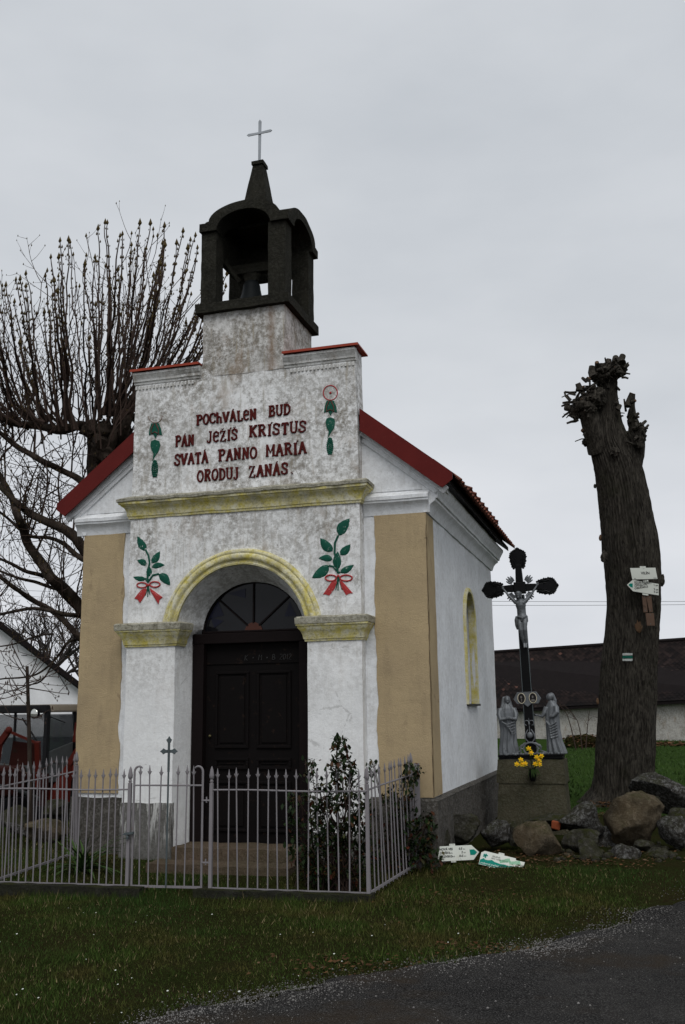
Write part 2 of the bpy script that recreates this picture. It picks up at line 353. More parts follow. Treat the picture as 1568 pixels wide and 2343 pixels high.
m_slate = paint('dark_slate', (.012, .009, .009), .85, (.045, .035, .03), .4)
g = G('barn_tiles', .8); r = g.rand(); c = g.mix(g.ramp(r, (0, 0), (1, 1)), (.006, .0045, .0045), (.026, .017, .015))
n = g.noise(.35, 6, .7); c = g.mix(g.ramp(n, (.45, 0), (.62, .85)), c, (.006, .005, .005)); c = g.mix(g.ramp(r, (.988, 0), (.99, 1)), c, (.09, .045, .035)); g.color(c); m_btile = g.m
# ground materials
g = G('soil_turf', 1.0, spec=0); n = g.noise(2.1, 8, .7); n2 = g.noise(30, 6, .8)
c = g.mix(g.ramp(n, (.35, 0), (.65, 1)), (.016, .020, .006), (.024, .018, .009)); c = g.mix(g.ramp(n2, (.45, 0), (.7, .8)), c, (.030, .040, .012))
g.color(c); g.bump(n2, .9, .03); g.bump(n, .6, .05); m_soil = g.m
g = G('far_meadow', 1.0, spec=0); n = g.noise(1.2, 8, .7); n2 = g.noise(14, 6, .8)
c = g.mix(g.ramp(n, (.3, 0), (.7, 1)), (.016, .038, .008), (.026, .044, .011)); g.color(g.mix(g.ramp(n2, (.4, 0), (.7, .7)), c, (.045, .075, .02))); g.bump(n2, .8, .05); m_meadow = g.m
g = G('grass_blades', .8, spec=.08); r = g.rand(); n = g.noise(1.6, 5, .6); n2 = g.noise(.5, 3, .5, loc=(3, 8, 0))
c = g.mix(r, (.017, .036, .005), (.060, .090, .018)); c = g.mix(g.ramp(n, (.46, 0), (.62, .75)), c, (.070, .056, .018)); c = g.mix(g.ramp(n2, (.5, 0), (.62, .7)), c, (.022, .050, .010)); c = g.mix(g.ramp(r, (.955, 0), (.96, 1)), c, (.24, .19, .10)); g.color(c); m_grass = g.m
g = G('grass_blades_back', .7); r = g.rand(); g.color(g.mix(r, (.022, .045, .009), (.042, .075, .018))); m_grassb = g.m
g = G('asphalt', .95, spec=.02); n = g.vor(55); n2 = g.noise(110, 4, .8); n3 = g.noise(.9, 5, .55); n4 = g.noise(7, 6, .7)
c = g.mix(g.ramp(n3, (.38, 0), (.62, 1)), (.017, .0165, .0165), (.040, .038, .036)); c = g.mix(g.ramp(n4, (.46, 0), (.62, .85)), c, (.020, .019, .019)); c = g.mix(g.ramp(n2, (.50, 0), (.62, .9)), c, (.14, .135, .13)); c = g.mix(g.math('MULTIPLY', g.ramp(g.noise(.55, 4, .6, loc=(4,4,0)), (.52, 0), (.60, .75)), g.ramp(n4, (.35, .3), (.55, 1))), c, (.055, .042, .030))
g.color(c); g.bump(n2, 1, .02); g.bump(n, .8, .012); g.bump(n4, .8, .05); m_asph = g.m
g = G('gravel', .95); r = g.rand(); g.color(g.mix(g.ramp(r, (0, 0), (1, 1)), (.045, .043, .04), (.22, .21, .20))); m_grav = g.m
g = G('leaf_litter', .9); r = g.rand(); g.color(g.ramp(r, (0, (.05, .025, .012)), (.7, (.075, .042, .02)), (.9, (.12, .055, .025)), (1, (.11, .09, .055)))); m_litter = g.m
g = G('rose_leaves', .45); r = g.rand(); g.color(g.ramp(r, (0, (.008, .016, .006)), (.55, (.018, .034, .010)), (.80, (.028, .022, .009)), (.92, (.085, .022, .013)), (1, (.045, .055, .02)))); m_rose = g.m
m_kerb = rough_stone('kerb_concrete', (.026, .025, .02), (.03, .032, .018), (.06, .058, .05), 14, .6, .9)

# ------------------------------------------------------------------ ground and road
def axis_pts(lo, hi, fine_lo, fine_hi, st, grow=1.18):
    a = list(np.arange(fine_lo, fine_hi, st)); s_ = st; q = fine_hi
    while q < hi: a.append(q); s_ *= grow; q += s_
    a.append(hi); s_ = st; q = fine_lo
    while q > lo: s_ *= grow; q -= s_; a.insert(0, max(q, lo))
    return a
def groundmesh():
    xs = axis_pts(-400, 400, -8, 9, .22); ys = axis_pts(-60, 700, -8, 9, .22)
    V = [(x, y, ground_z(x, y)) for y in ys for x in xs]; n = len(xs)
    T = [(j*n+i, j*n+i+1, (j+1)*n+i+1, (j+1)*n+i) for j in range(len(ys)-1) for i in range(n-1)]
    return V, T, xs, ys
V, T, gxs, gys = groundmesh()
gr = np_mesh('ground', V, T, m_soil, kind='structure', smooth=True)
gr.data.materials.append(m_meadow)
for p in gr.data.polygons:
    c = p.center
    if c.y > 4.6: p.material_index = 1
road_edge = [(0.2,-14),(0.55,-9),(0.95,-6.4),(1.22,-5.35),(1.293,-4.550),(1.629,-4.036),(1.976,-3.651),(2.629,-2.903),(3.139,-2.387),(3.489,-1.820),(4.260,-0.629),(5.6,.6),(7.6,2.9),(12.5,8.6),(30,27)]
def cr_pts(P, k):
    out = []
    for i in range(len(P)-1):
        p0, p1, p2, p3 = [Vector((*P[min(max(j, 0), len(P)-1)], 0)) for j in (i-1, i, i+1, i+2)]
        for t in np.linspace(0, 1, k, endpoint=False):
            out.append(.5*((2*p1)+(p2-p0)*t+(2*p0-5*p1+4*p2-p3)*t*t+(3*p1-p0-3*p2+p3)*t**3))
    out.append(Vector((*P[-1], 0))); return out
edge = cr_pts(road_edge, 14)
def edge_x(y):
    for a, b in zip(edge, edge[1:]):
        if a.y <= y <= b.y: return a.x+(b.x-a.x)*(y-a.y)/(b.y-a.y)
    return edge[0].x if y < edge[0].y else edge[-1].x
rv = []; rf = []; cols = [0, .03, .08, .15, .25, .4, .6, .9, 1.3, 1.8, 2.5, 3.5, 5, 7]
for i, e_ in enumerate(edge):
    d = (edge[min(i+1, len(edge)-1)]-edge[max(i-1, 0)]).normalized(); nrm = Vector((d.y, -d.x, 0))
    for j, c_ in enumerate(cols):
        off = c_ + (noise.noise(Vector((e_.x*2, e_.y*2, 0)))*.16+noise.noise(Vector((e_.x*11, e_.y*11, 5)))*.10)*max(0, 1-c_/.5)
        q = e_+nrm*off; z = ground_z(q.x, q.y)+.034*sm(-.02, .10, c_)+.02*sm(0, 2.5, c_)-.012*(j == 0)
        rv.append((q.x, q.y, z))
m_ = len(cols)
for i in range(len(edge)-1):
    for j in range(m_-1): rf.append((i*m_+j, i*m_+j+1, (i+1)*m_+j+1, (i+1)*m_+j))
np_mesh('road', rv, rf, m_asph, kind='structure', smooth=True)
# loose gravel along the ragged edge
gv = []; gf = []
def pebble(p, r):
    n0 = len(gv); a = random.random()*6.28
    vs = [Vector((1,0,0)),Vector((0,1,0)),Vector((-1,0,0)),Vector((0,-1,0)),Vector((0,0,.7)),Vector((0,0,-.5))]
    for q in vs: gv.append(tuple(p+Matrix.Rotation(a, 3, 'Z')@q*r*random.uniform(.6, 1.2)))
    for a_, b_ in ((0,1),(1,2),(2,3),(3,0)): gf.append((n0+a_, n0+b_, n0+4)); gf.append((n0+b_, n0+a_, n0+5))
for _ in range(24000):
    i = random.randrange(14*2, len(edge)-28); e_ = edge[i].lerp(edge[i+1], random.random()); d = (edge[i+1]-edge[i]).normalized(); nrm = Vector((d.y, -d.x, 0))
    t = random.gauss(.07, .15) if random.random() < .88 else random.uniform(0, 3.0)
    cl = noise.noise(Vector((e_.x*1.7, e_.y*1.7, 9)))
    if cl < random.uniform(-.5, .3): continue
    q = e_+nrm*t; z = ground_z(q.x, q.y)+.034*sm(-.02, .10, t)+.02*sm(0, 2.5, t)
    pebble(Vector((q.x, q.y, z+.001)), random.uniform(.002, .0070) if random.random() < .94 else random.uniform(.006, .012))
np_mesh('gravel', gv, gf, m_grav, kind='stuff')

# grass
def inside_chapel(x, y, m=0.0): return (abs(x) < 2.06+m) & (y > .1-m) & (y < 5)
def blades(name, n, box, hmin, hmax, wd, mat, cond=None, dens=None):
    X = rng.uniform(box[0], box[1], n); Y = rng.uniform(box[2], box[3], n)
    ex = np.interp(Y, [e_.y for e_ in edge], [e_.x for e_ in edge])
    jag = np.array([noise.noise(Vector((x*5, y*5, 1))) for x, y in zip(X, Y)])
    cl = np.array([noise.noise(Vector((x*1.3, y*1.3, 4))) for x, y in zip(X, Y)])
    k = (X < ex-.05+jag*.22) & ~inside_chapel(X, Y) & (rng.uniform(-1.1, .35, n) < cl+.1)
    k &= ~((X < ex-.05) & (X > ex-.32) & (rng.random(n) < .55))
    if cond is not None: k &= cond(X, Y)
    X, Y, cl = X[k], Y[k], cl[k]; m = len(X)
    Z = np.array([ground_z(x, y) for x, y in zip(X, Y)])
    H = rng.uniform(hmin, hmax, m)*(1+.9*np.maximum(cl, -.3))*(1+1.4*(rng.random(m) > .97)); A = rng.uniform(0, 2*PI, m); W = wd*rng.uniform(.6, 1.4, m)
    B = rng.uniform(0, 2*PI, m); Ln = H*rng.uniform(.1, .9, m)
    P = np.stack([X, Y, Z-.004], 1); sv = np.stack([np.cos(A), np.sin(A), np.zeros(m)], 1)*W[:, None]/2
    tip = P+np.stack([np.cos(B)*Ln, np.sin(B)*Ln, H], 1)
    V = np.stack([P-sv, P+sv, tip], 1).reshape(-1, 3); T = np.arange(3*m).reshape(-1, 3)
    return tag(np_mesh(name, V, T, mat, kind='stuff'), kind='stuff')
blades('grass', 330000, (-5, 4.3, -5.6, .3), .010, .036, .0052, m_grass)
blades('grass', 60000, (1.9, 8, -.3, 7), .02, .05, .007, m_grassb, lambda X, Y: (Y > 4.3) | ((Y > 3.6) & (X > 4.6)))
blades('grass', 40000, (-9, -1.9, -1, 9), .02, .06, .008, m_grass)
blades('grass', 60000, (1, 20, 7, 40), .03, .08, .03, m_grassb)
dz_ = []
for _ in range(85):
    x, y = random.uniform(-3, 3.2), random.uniform(-5.4, -1.5)
    if x > edge_x(y)-.1: continue
    r_ = random.uniform(.003, .0085); z = ground_z(x, y)+random.uniform(.015, .03); dz_ += [(x+r_*math.cos(a), y+r_*math.sin(a), z+r_*.3*math.sin(a)) for a in np.linspace(0, 2*PI, 7)[:-1]]
np_mesh('daisies', dz_, np.arange(len(dz_)).reshape(-1, 6), m_sign, kind='stuff')
# tall tufts against the kerb, steps and stones
def tufts(name, centres, n, h, wd, mat, spread=.08):
    V = []
    for cx, cy in centres:
        for _ in range(n):
            x, y = cx+random.gauss(0, spread), cy+random.gauss(0, spread); z = ground_z(x, y)
            hh = random.uniform(.4, 1)*h; a = random.uniform(0, 6.28); b = random.uniform(0, 6.28); l = hh*random.uniform(.1, .7); q = wd*random.uniform(.5, 1.2)
            V += [(x-math.cos(a)*q, y-math.sin(a)*q, z), (x+math.cos(a)*q, y+math.sin(a)*q, z), (x+math.cos(b)*l, y+math.sin(b)*l, z+hh)]
    return np_mesh(name, V, np.arange(len(V)).reshape(-1, 3), mat, kind='stuff')
tufts('tall_grass', [(random.uniform(-1.9, 2.4), random.choice([-1.45, -1.40, -1.43, -1.28, -1.0])+random.gauss(0, .04)) for _ in range(120)]+[(random.uniform(1.75, 2.3), random.uniform(-1.0, .0)) for _ in range(25)], 34, .085, .0025, m_grass, .06)
# leaf litter and dead stems by the stones
def litter(name, pts, n, s_, mat=None, zz=0):
    V = []; 
    for cx, cy, rx, ry in pts:
        for _ in range(n):
            x, y = random.gauss(cx, rx), random.gauss(cy, ry); z = ground_z(x, y)+random.uniform(.003, .02)+zz*random.random()
            M3 = Matrix.Rotation(random.uniform(0, 6.28), 3, 'Z')@Matrix.Rotation(random.gauss(0, .5), 3, 'X'); r = s_*random.uniform(.5, 1.3)
            V += [tuple(Vector((x, y, z))+M3@Vector(q)*r) for q in ((-1, -.35, 0), (.2, -.5, .15), (1, 0, .1), (.1, .5, .1))]
    return np_mesh(name, V, np.arange(len(V)).reshape(-1, 4), mat or m_litter, kind='stuff')

# ------------------------------------------------------------------ chapel
Y1 = .155; W = 2.005; YB = 4.80
ch = thing('chapel', (0, 0, 0), 'small white village chapel with ochre corner panels, red Czech inscription and stone belfry', 'chapel')
def grid_quad(mb, P0, du, dv, nu, nv):
    P0, du, dv = Vector(P0), Vector(du), Vector(dv); n0 = len(mb.v)
    for j in range(nv+1):
        for i in range(nu+1): mb.v.append(P0+du*(i/nu)+dv*(j/nv))
    for j in range(nv):
        for i in range(nu): a = n0+j*(nu+1)+i; mb.f.append((a, a+1, a+nu+2, a+nu+1))
    return mb
def rough_box(a, b, st=.06, amp=.006, sc=4):
    mb = MB(); x0, y0, z0 = a; x1, y1, z1 = b; dx, dy, dz = x1-x0, y1-y0, z1-z0
    nx, ny, nz_ = [max(1, int(math.ceil(d/st))) for d in (dx, dy, dz)]
    grid_quad(mb, (x0,y0,z0), (dx,0,0), (0,0,dz), nx, nz_); grid_quad(mb, (x1,y0,z0), (0,dy,0), (0,0,dz), ny, nz_)
    grid_quad(mb, (x1,y1,z0), (-dx,0,0), (0,0,dz), nx, nz_); grid_quad(mb, (x0,y1,z0), (0,-dy,0), (0,0,dz), ny, nz_)
    grid_quad(mb, (x0,y0,z1), (dx,0,0), (0,dy,0), nx, ny); grid_quad(mb, (x0,y1,z0), (dx,0,0), (0,-dy,0), nx, ny)
    mb.v = [q+nvec(q, sc, amp)+nvec(q, sc*4, amp*.35) for q in mb.v]
    return mb
# body: a wall ring with a side niche; the gable
ZE = 3.86
RS = .80   # roof slope
b = MB()
# right side wall with arched niche (y along, z up) at x=W
wy0, wy1, wz0, wzs, wcy = 2.30, 3.02, 1.64, 2.68, 2.66
def niche_top(y):
    t = (y-wcy)/((wy1-wy0)/2); return wzs+.36*math.sqrt(max(0, 1-t*t))
def side_col(mb, ya, yb_, z0a, z0b, z1, x):
    nseg = max(1, int((z1-min(z0a, z0b))/.12)); n0 = len(mb.v)
    for k in range(nseg+1):
        mb.v.append(Vector((x, ya, z0a+(z1-z0a)*k/nseg))); mb.v.append(Vector((x, yb_, z0b+(z1-z0b)*k/nseg)))
    for k in range(nseg): mb.f.append((n0+2*k, n0+2*k+1, n0+2*k+3, n0+2*k+2))
ys = list(np.linspace(Y1+.37, wy0, 18))
for a, c in zip(ys, ys[1:]): side_col(b, a, c, .60, .60, ZE, W)
ys = list(np.linspace(wy1, YB, 18))
for a, c in zip(ys, ys[1:]): side_col(b, a, c, .60, .60, ZE, W)
ns = 20; ys = [wcy-(wy1-wy0)/2*math.cos(PI*i/ns) for i in range(ns+1)]
for a, c in zip(ys, ys[1:]):
    side_col(b, a, c, .60, .60, wz0, W); side_col(b, a, c, niche_top(a), niche_top(c), ZE, W)
# niche reveal
pth = [(wy0, wz0)]+[(wy0, wz0+(wzs-wz0)*k/6) for k in range(1, 7)]+[(a, niche_top(a)) for a in ys[1:-1]]+[(wy1, wzs-(wzs-wz0)*k/6) for k in range(0, 7)]
n0 = len(b.v)
for a, z in pth: b.v.append(Vector((W, a, z))); b.v.append(Vector((W-.22, a, z)))
for k in range(len(pth)-1): b.f.append((n0+2*k, n0+2*k+1, n0+2*k+3, n0+2*k+2))
b.f.append((n0, n0+2*(len(pth)-1), n0+2*(len(pth)-1)+1, n0+1))
# back + left + front (front strips behind the ochre panels)
grid_quad(b, (W, YB, .6), (-2*W, 0, 0), (0, 0, ZE-.6), 30, 24); grid_quad(b, (-W, YB, .6), (0, -(YB-Y1), 0), (0, 0, ZE-.6), 30, 24)
grid_quad(b, (-W, Y1, .6), (W-1.30, 0, 0), (0, 0, ZE-.6), 10, 30); grid_quad(b, (1.30, Y1, .6), (W-1.30, 0, 0), (0, 0, ZE-.6), 10, 30)
grid_quad(b, (W, Y1, .6), (0, .37, 0), (0, 0, ZE-.6), 4, 24)
b.v = [q+nvec(q, 1.6, .010)+nvec(q, 6, .0025) for q in b.v]
b.build('side_wall', m_white, ch, 60)
# gable fronts either side of the attic, recessed triangle with sloping bands
for s_ in (-1, 1):
    g_ = MB(); zt = lambda x: 3.93+(2.30-abs(x))*RS-.10
    P_ = [(1.25, 3.85), (2.2, 3.85), (2.2, zt(2.2)), (1.25, zt(1.25))]
    P_ = [(s_*a, z) for a, z in P_]
    if s_ < 0: P_ = P_[::-1]
    g_.prism(P_, Y1-.01, .5); g_.build('gable_wall', m_white, ch)
    g2 = MB(); a0, a1 = (s_*1.345, zt(1.345)-.07), (s_*2.24, zt(2.24)-.07)
    g2.bar((a0[0], Y1-.035, a0[1]), (a1[0], Y1-.035, a1[1]), .05, .09, (0,0,1)); g2.bar((a0[0], Y1-.02, a0[1]-.085), (a1[0]-s_*.1, Y1-.02, a1[1]-.085+.08), .03, .05)
    g2.build('gable_band', m_white, ch, bevel=.008)
# plinth
pb = rough_box((-W-.035, Y1-.03, -.1), (-1.33, YB+.04, .69), .07, .022, 7); pb.build('plinth', m_plinth, ch, 60)
pb = rough_box((1.33, Y1-.03, -.1), (W+.045, YB+.04, .70), .06, .022, 7); pb.build('plinth', m_plinth, ch, 60)
# sloping plinth ledge
mb = MB(); mb.add([(1.36, Y1-.03, .70), (W+.05, Y1-.03, .70), (W+.05, YB, .70), (W+.0, YB, .735), (W+.0, Y1, .735), (1.36, Y1, .735)], [(0,1,4,5), (1,2,3,4)]); mb.jit(6, .012); mb.build('plinth_ledge', m_plinth, ch)
# ochre panels, a centimetre proud, with ragged inner edge; the right one turns the corner
def tan_panel(x0, x1, jx0, jx1, name='ochre_panel'):
    mb = MB(); nz_ = 44; z0, z1 = .735, 3.60
    for k in range(nz_+1):
        z = z0+(z1-z0)*k/nz_; e0 = x0+(noise.noise(Vector((z*4, 1, x0)))*.022+noise.noise(Vector((z*17, 1, x0)))*.010)*jx0; e1 = x1+(noise.noise(Vector((z*4, 2, x1)))*.022+noise.noise(Vector((z*17, 5, x1)))*.010)*jx1
        for i in range(7):
            x = e0+(e1-e0)*i/6; mb.v.append(Vector((x, Y1-.013+noise.noise(Vector((x*3, z*3, 0)))*.004, z)))
        mb.v.append(Vector((e0, Y1+.02, z))); mb.v.append(Vector((e1, Y1+.02, z)))
    for k in range(nz_):
        a = k*9
        for i in range(6): mb.f.append((a+i, a+i+1, a+i+10, a+i+9))
        mb.f.append((a+7, a, a+9, a+16)); mb.f.append((a+6, a+8, a+17, a+15))
    mb.f.append((0, 7, 8, 6, 5, 4, 3, 2, 1)); t = nz_*9; mb.f.append((t, t+1, t+2, t+3, t+4, t+5, t+6, t+8, t+7))
    return mb.build(name, m_tan, ch, 50)
tan_panel(-W-.008, -1.485, .4, 1); tan_panel(1.452, W+.008, 1, .1)
mb = MB(); nz_ = 44
for k in range(nz_+1):
    z = .74+(3.585-.74)*k/nz_; ye = .50-.02+.075*(1-k/nz_)+noise.noise(Vector((z*5, 8, 0)))*.012
    for y in (Y1-.012, .27, .4, ye): mb.v.append(Vector((W+.013+noise.noise(Vector((y*3, z*3, 0)))*.003, y, z)))
    mb.v.append(Vector((W-.02, ye, z)))
for k in range(nz_):
    for i in range(4): a = k*5+i; mb.f.append((a, a+1, a+6, a+5))
mb.build('ochre_panel', m_tan, ch, 50)
# crack down the ochre corner
mb = MB(); mb.tube([(W+.004+.006*noise.noise(Vector((z*9, 0, 0))), Y1-.016, z) for z in np.arange(.74, 3.5, .03)], [.0015+.0035*abs(noise.noise(Vector((z*5, 3, 0)))) for z in np.arange(.74, 3.5, .03)], 5); mb.build('corner_crack', paint('crack_dark', (.06, .045, .03), .9), ch)
# central projection with arched opening
AX, AZ, ARX, ARZ = .755, 2.37, .755, .767
def arch_z(x, rx, rz, zc): return zc+rz*math.sqrt(max(0, 1-(x/rx)**2))
fr = MB(); XR = 1.34
def ycol(mb, xa, xb, za, zb, z1, y, st=.09):
    nseg = max(1, int((z1-min(za, zb))/st)); n0 = len(mb.v)
    for k in range(nseg+1):
        mb.v.append(Vector((xa, y, za+(z1-za)*k/nseg))); mb.v.append(Vector((xb, y, zb+(z1-zb)*k/nseg)))
    for k in range(nseg): mb.f.append((n0+2*k, n0+2*k+1, n0+2*k+3, n0+2*k+2))
ZT = 3.80
xsL = np.linspace(-XR, -AX, 9); xsR = np.linspace(AX, XR, 9); xa = [-AX*math.cos(PI*i/30) for i in range(31)]
for q in (xsL, xsR):
    for a, c in zip(q, q[1:]): ycol(fr, a, c, .0, .0, ZT, 0)
for a, c in zip(xa, xa[1:]): ycol(fr, a, c, arch_z(a, ARX, ARZ, AZ), arch_z(c, ARX, ARZ, AZ), ZT, 0)
grid_quad(fr, (XR, 0, 0), (0, Y1+.02, 0), (0, 0, ZT), 2, 40); grid_quad(fr, (-XR, Y1+.02, 0), (0, -Y1-.02, 0), (0, 0, ZT), 2, 40)
# reveal from front arch to inner arch
YD = .36; inner = lambda t: (-.60*math.cos(t), 2.43+.565*math.sin(t))
A_ = [(-AX, AZ*k/12) for k in range(12)]+[(-ARX*math.cos(PI*i/30), AZ+ARZ*math.sin(PI*i/30)) for i in range(31)]+[(AX, AZ*(11-k)/12) for k in range(12)]
B_ = [(-.69, 2.43*k/12) for k in range(12)]+[(-.69+.0*i, 0) for i in range(0)]+[(inner(PI*i/30)[0]*(.69/.60 if i in (0, 30) else 1), inner(PI*i/30)[1]) for i in range(31)]+[(.69, 2.43*(11-k)/12) for k in range(12)]
n0 = len(fr.v); m_ = len(A_)
for L in range(5):
    t = L/4
    for (ax_, az_), (bx_, bz_) in zip(A_, B_): fr.v.append(Vector((ax_+(bx_-ax_)*t, YD*t, az_+(bz_-az_)*t)))
for L in range(4):
    for k in range(m_-1): a = n0+L*m_+k; fr.f.append((a, a+m_, a+m_+1, a+1))
fr.v = [q+nvec(q, 1.6, .007)+nvec(q, 7, .0025) for q in fr.v]
fr.build('front_wall', m_front, ch, 45)
# grey roughcast foot of the left pilaster with lime runs
mb = rough_box((-1.352, -.016, -.05), (-.745, .12, .655), .05, .010, 9)
gq = G('stained_roughcast', .95); n = gq.noise(26, 7, .75); dr = gq.noise(9, 5, .7, st=(4, 4, .35), loc=(2, 0, 0)); zr = gq.t.nodes.new('ShaderNodeMapRange'); zr.inputs[1].default_value = .15; zr.inputs[2].default_value = .66; gq.t.links.new(gq.axis(2), zr.inputs[0])
c = gq.mix(gq.ramp(n, (.35, 0), (.7, 1)), (.085, .082, .075), (.17, .165, .155)); c = gq.mix(gq.math('MULTIPLY', gq.ramp(dr, (.50, 0), (.58, 1)), gq.math('MULTIPLY', zr.outputs[0], .9)), c, (.62, .62, .6)); gq.color(c); gq.bump(n, .8, .012)
mb.build('pilaster_foot', gq.m, ch, 60)
mb = rough_box((.745, -.014, -.05), (1.352, .12, .40), .05, .010, 9); mb.build('pilaster_foot', gq.m, ch, 60)
# moulded bands: profile is (outward, z)
def band(mb, path, prof, closed=False):
    """sweep a profile along a plan path (list of (x,y)), outward = right of travel"""
    m = len(path); k = len(prof); vs = []
    for i, (x, y) in enumerate(path):
        dirs = []
        if i > 0: d = Vector((x-path[i-1][0], y-path[i-1][1])); dirs.append(d.normalized())
        if i < m-1: d = Vector((path[i+1][0]-x, path[i+1][1]-y)); dirs.append(d.normalized())
        nn = [Vector((d.y, -d.x)) for d in dirs]; nv = sum(nn, Vector((0, 0))); nv.normalize(); sc_ = 1/max(.3, nv.dot(nn[0]))
        for o_, z in prof: vs.append((x+nv.x*o_*sc_, y+nv.y*o_*sc_, z))
    fs = [(i*k+j, (i+1)*k+j, (i+1)*k+j+1, i*k+j+1) for i in range(m-1) for j in range(k-1)]
    fs += [tuple(range(k)), tuple((m-1)*k+j for j in range(k-1, -1, -1))]
    return mb.add(vs, fs)
def subd(path, st=.08):
    o = []
    for a, b_ in zip(path, path[1:]):
        n_ = max(1, int(math.hypot(b_[0]-a[0], b_[1]-a[1])/st))
        for i in range(n_): o.append((a[0]+(b_[0]-a[0])*i/n_, a[1]+(b_[1]-a[1])*i/n_))
    o.append(path[-1]); return o
cor = [(-.02, 3.722), (.018, 3.722), (.022, 3.745), (.03, 3.75), (.036, 3.80), (.055, 3.84), (.085, 3.862), (.088, 3.875), (.105, 3.878), (.108, 3.905)]
mb = band(MB(), subd([(-XR, Y1+.01), (-XR, 0), (XR, 0), (XR, Y1+.01)]), cor+[(-.02, 3.905)]); mb.jit(5, .005); mb.build('cornice', m_yel, ch, 40)
mb = band(MB(), subd([(-XR, Y1+.01), (-XR, 0), (XR, 0), (XR, Y1+.01)], .05), [(-.02, 3.906), (.122, 3.906), (.126, 3.935), (.10, 3.955), (-.02, 3.985)]); mb.v = [q+nvec(q, 7, .012)+nvec(q, 20, .005) for q in mb.v]; mb.build('cornice_ledge', m_cornt, ch, 50)
corb = [(-.02, 3.60), (.02, 3.60), (.03, 3.625), (.045, 3.665), (.075, 3.70), (.11, 3.722), (.113, 3.745), (.135, 3.748), (.14, 3.78), (.15, 3.795), (.19, 3.87), (.19, 3.90), (-.02, 3.90)]
corf = [(-.02, 3.60), (.012, 3.60), (.018, 3.63), (.03, 3.67), (.05, 3.70), (.075, 3.722), (.078, 3.745), (.088, 3.748), (.09, 3.785), (.06, 3.80), (-.02, 3.86)]
mb = band(MB(), subd([(-W-.10, Y1), (-XR, Y1)]), corf); mb.jit(5, .005); mb.build('gable_cornice', m_white, ch, 40)
mb = band(MB(), subd([(XR, Y1), (W+.05, Y1)]), corf); mb.jit(5, .005); mb.build('gable_cornice', m_white, ch, 40)
mb = band(MB(), subd([(W, Y1-.02), (W, YB+.08)], .1), corb); mb.jit(4, .007); mb.build('eaves_cornice', m_white, ch, 40)
mb = band(MB(), subd([(-W, YB+.08), (-W, Y1-.02)], .1), corb); mb.jit(4, .007); mb.build('eaves_cornice', m_white, ch, 40)
imp = [(-.02, 2.293), (.014, 2.293), (.018, 2.312), (.026, 2.316), (.036, 2.36), (.055, 2.40), (.08, 2.43), (.083, 2.447), (.095, 2.45), (.098, 2.468), (-.02, 2.468)]
impt = [(-.02, 2.469), (.104, 2.469), (.108, 2.53), (.09, 2.545), (-.02, 2.56)]
jl, jr = -.745, .745
for path in ([(-XR, Y1), (-XR, 0), (jl, 0), (jl+.02, .17)], [(jr-.02, .17), (jr, 0), (XR, 0), (XR, Y1)]):
    mb = band(MB(), subd(path), imp); mb.jit(6, .004); mb.build('impost', m_yel, ch, 40)
    mb = band(MB(), subd(path, .05), impt); mb.v = [q+nvec(q, 9, .008) for q in mb.v]; mb.build('impost_slab', m_cornt, ch, 50)
# archivolt
ring = [(0.0, -.01), (.002, .028), (.02, .034), (.030, .024), (.048, .026), (.062, .050), (.095, .056), (.112, .044), (.120, .036), (.135, .046), (.155, .040), (.168, .018), (.172, -.01)]
mb = MB(); n_ = 56; k = len(ring); t0 = .20
for i in range(n_+1):
    t = t0+(PI-2*t0)*i/n_
    for r_, o_ in ring: mb.v.append(Vector((-(ARX+r_)*math.cos(t), -o_, AZ+(ARZ+r_*1.02)*math.sin(t))))
for i in range(n_):
    for j in range(k-1): mb.f.append((i*k+j, i*k+j+1, (i+1)*k+j+1, (i+1)*k+j))
mb.jit(6, .004); mb.build('archivolt', m_yel, ch, 50)
# door frame, leaf panels, lunette
mb = MB(); mb.box((-.69, .30, .18), (-.555, .42, 2.32)); mb.box((.555, .30, .18), (.69, .42, 2.32)); mb.box((-.692, .298, 2.322), (.692, .422, 2.435)); mb.build('door_frame', m_frame, ch, bevel=.006)
door = MB().box((-.553, .385, .20), (.553, .42, 2.32)).build('door', m_wood, ch)
def door_panel(x0, x1, z0, z1):
    m2 = MB(); y = .385
    for (a, b_, c_, d_) in ((x0, x1, z0, z0+.03), (x0, x1, z1-.03, z1), (x0, x0+.03, z0+.031, z1-.031), (x1-.03, x1, z0+.031, z1-.031)): m2.box((a, y-.022, c_), (b_, y-.001, d_))
    m2.box((x0+.055, y-.012, z0+.055), (x1-.055, y-.001, z1-.055), (.0, .0)); m2.build('door_panel', m_wood, door, bevel=.006)
for x0, x1 in ((-.44, -.045), (.045, .44)):
    for z0, z1 in ((.34, .86), (.98, 1.10), (1.20, 2.02)): door_panel(x0, x1, z0, z1)
MB().ball((-.497, .368, 1.33), (.016, .018, .016)).build('door_knob', paint('tarnished_brass', (.14, .12, .06), .5, metal=.5), door, True)
lun = MB(); pts = [(-.60*math.cos(PI*i/36), 2.436+.56*math.sin(PI*i/36)) for i in range(37)]
lun.prism(pts, .392, .40); lunette = lun.build('lunette_window', m_glass, ch)
mb = MB(); mb.tube([(a, .385, z) for a, z in pts], .018, 6); mb.tube([(-.6, .385, 2.45), (.6, .385, 2.45)], .018, 6); mb.build('lunette_frame', m_frame, lunette)
for an in (44, 90, 136):
    a = math.radians(an); mb = MB().bar((-.09*math.cos(a), .383, 2.45+.09*math.sin(a)), (-.6*math.cos(a), .383, 2.44+.56*math.sin(a)), .018, .018, (0,1,0)); mb.build('glazing_bar', m_frame, lunette)
MB().prism([(-.105*math.cos(PI*i/10), 2.445+.105*math.sin(PI*i/10)) for i in range(11)], .378, .391).build('amber_pane', m_amber, lunette)
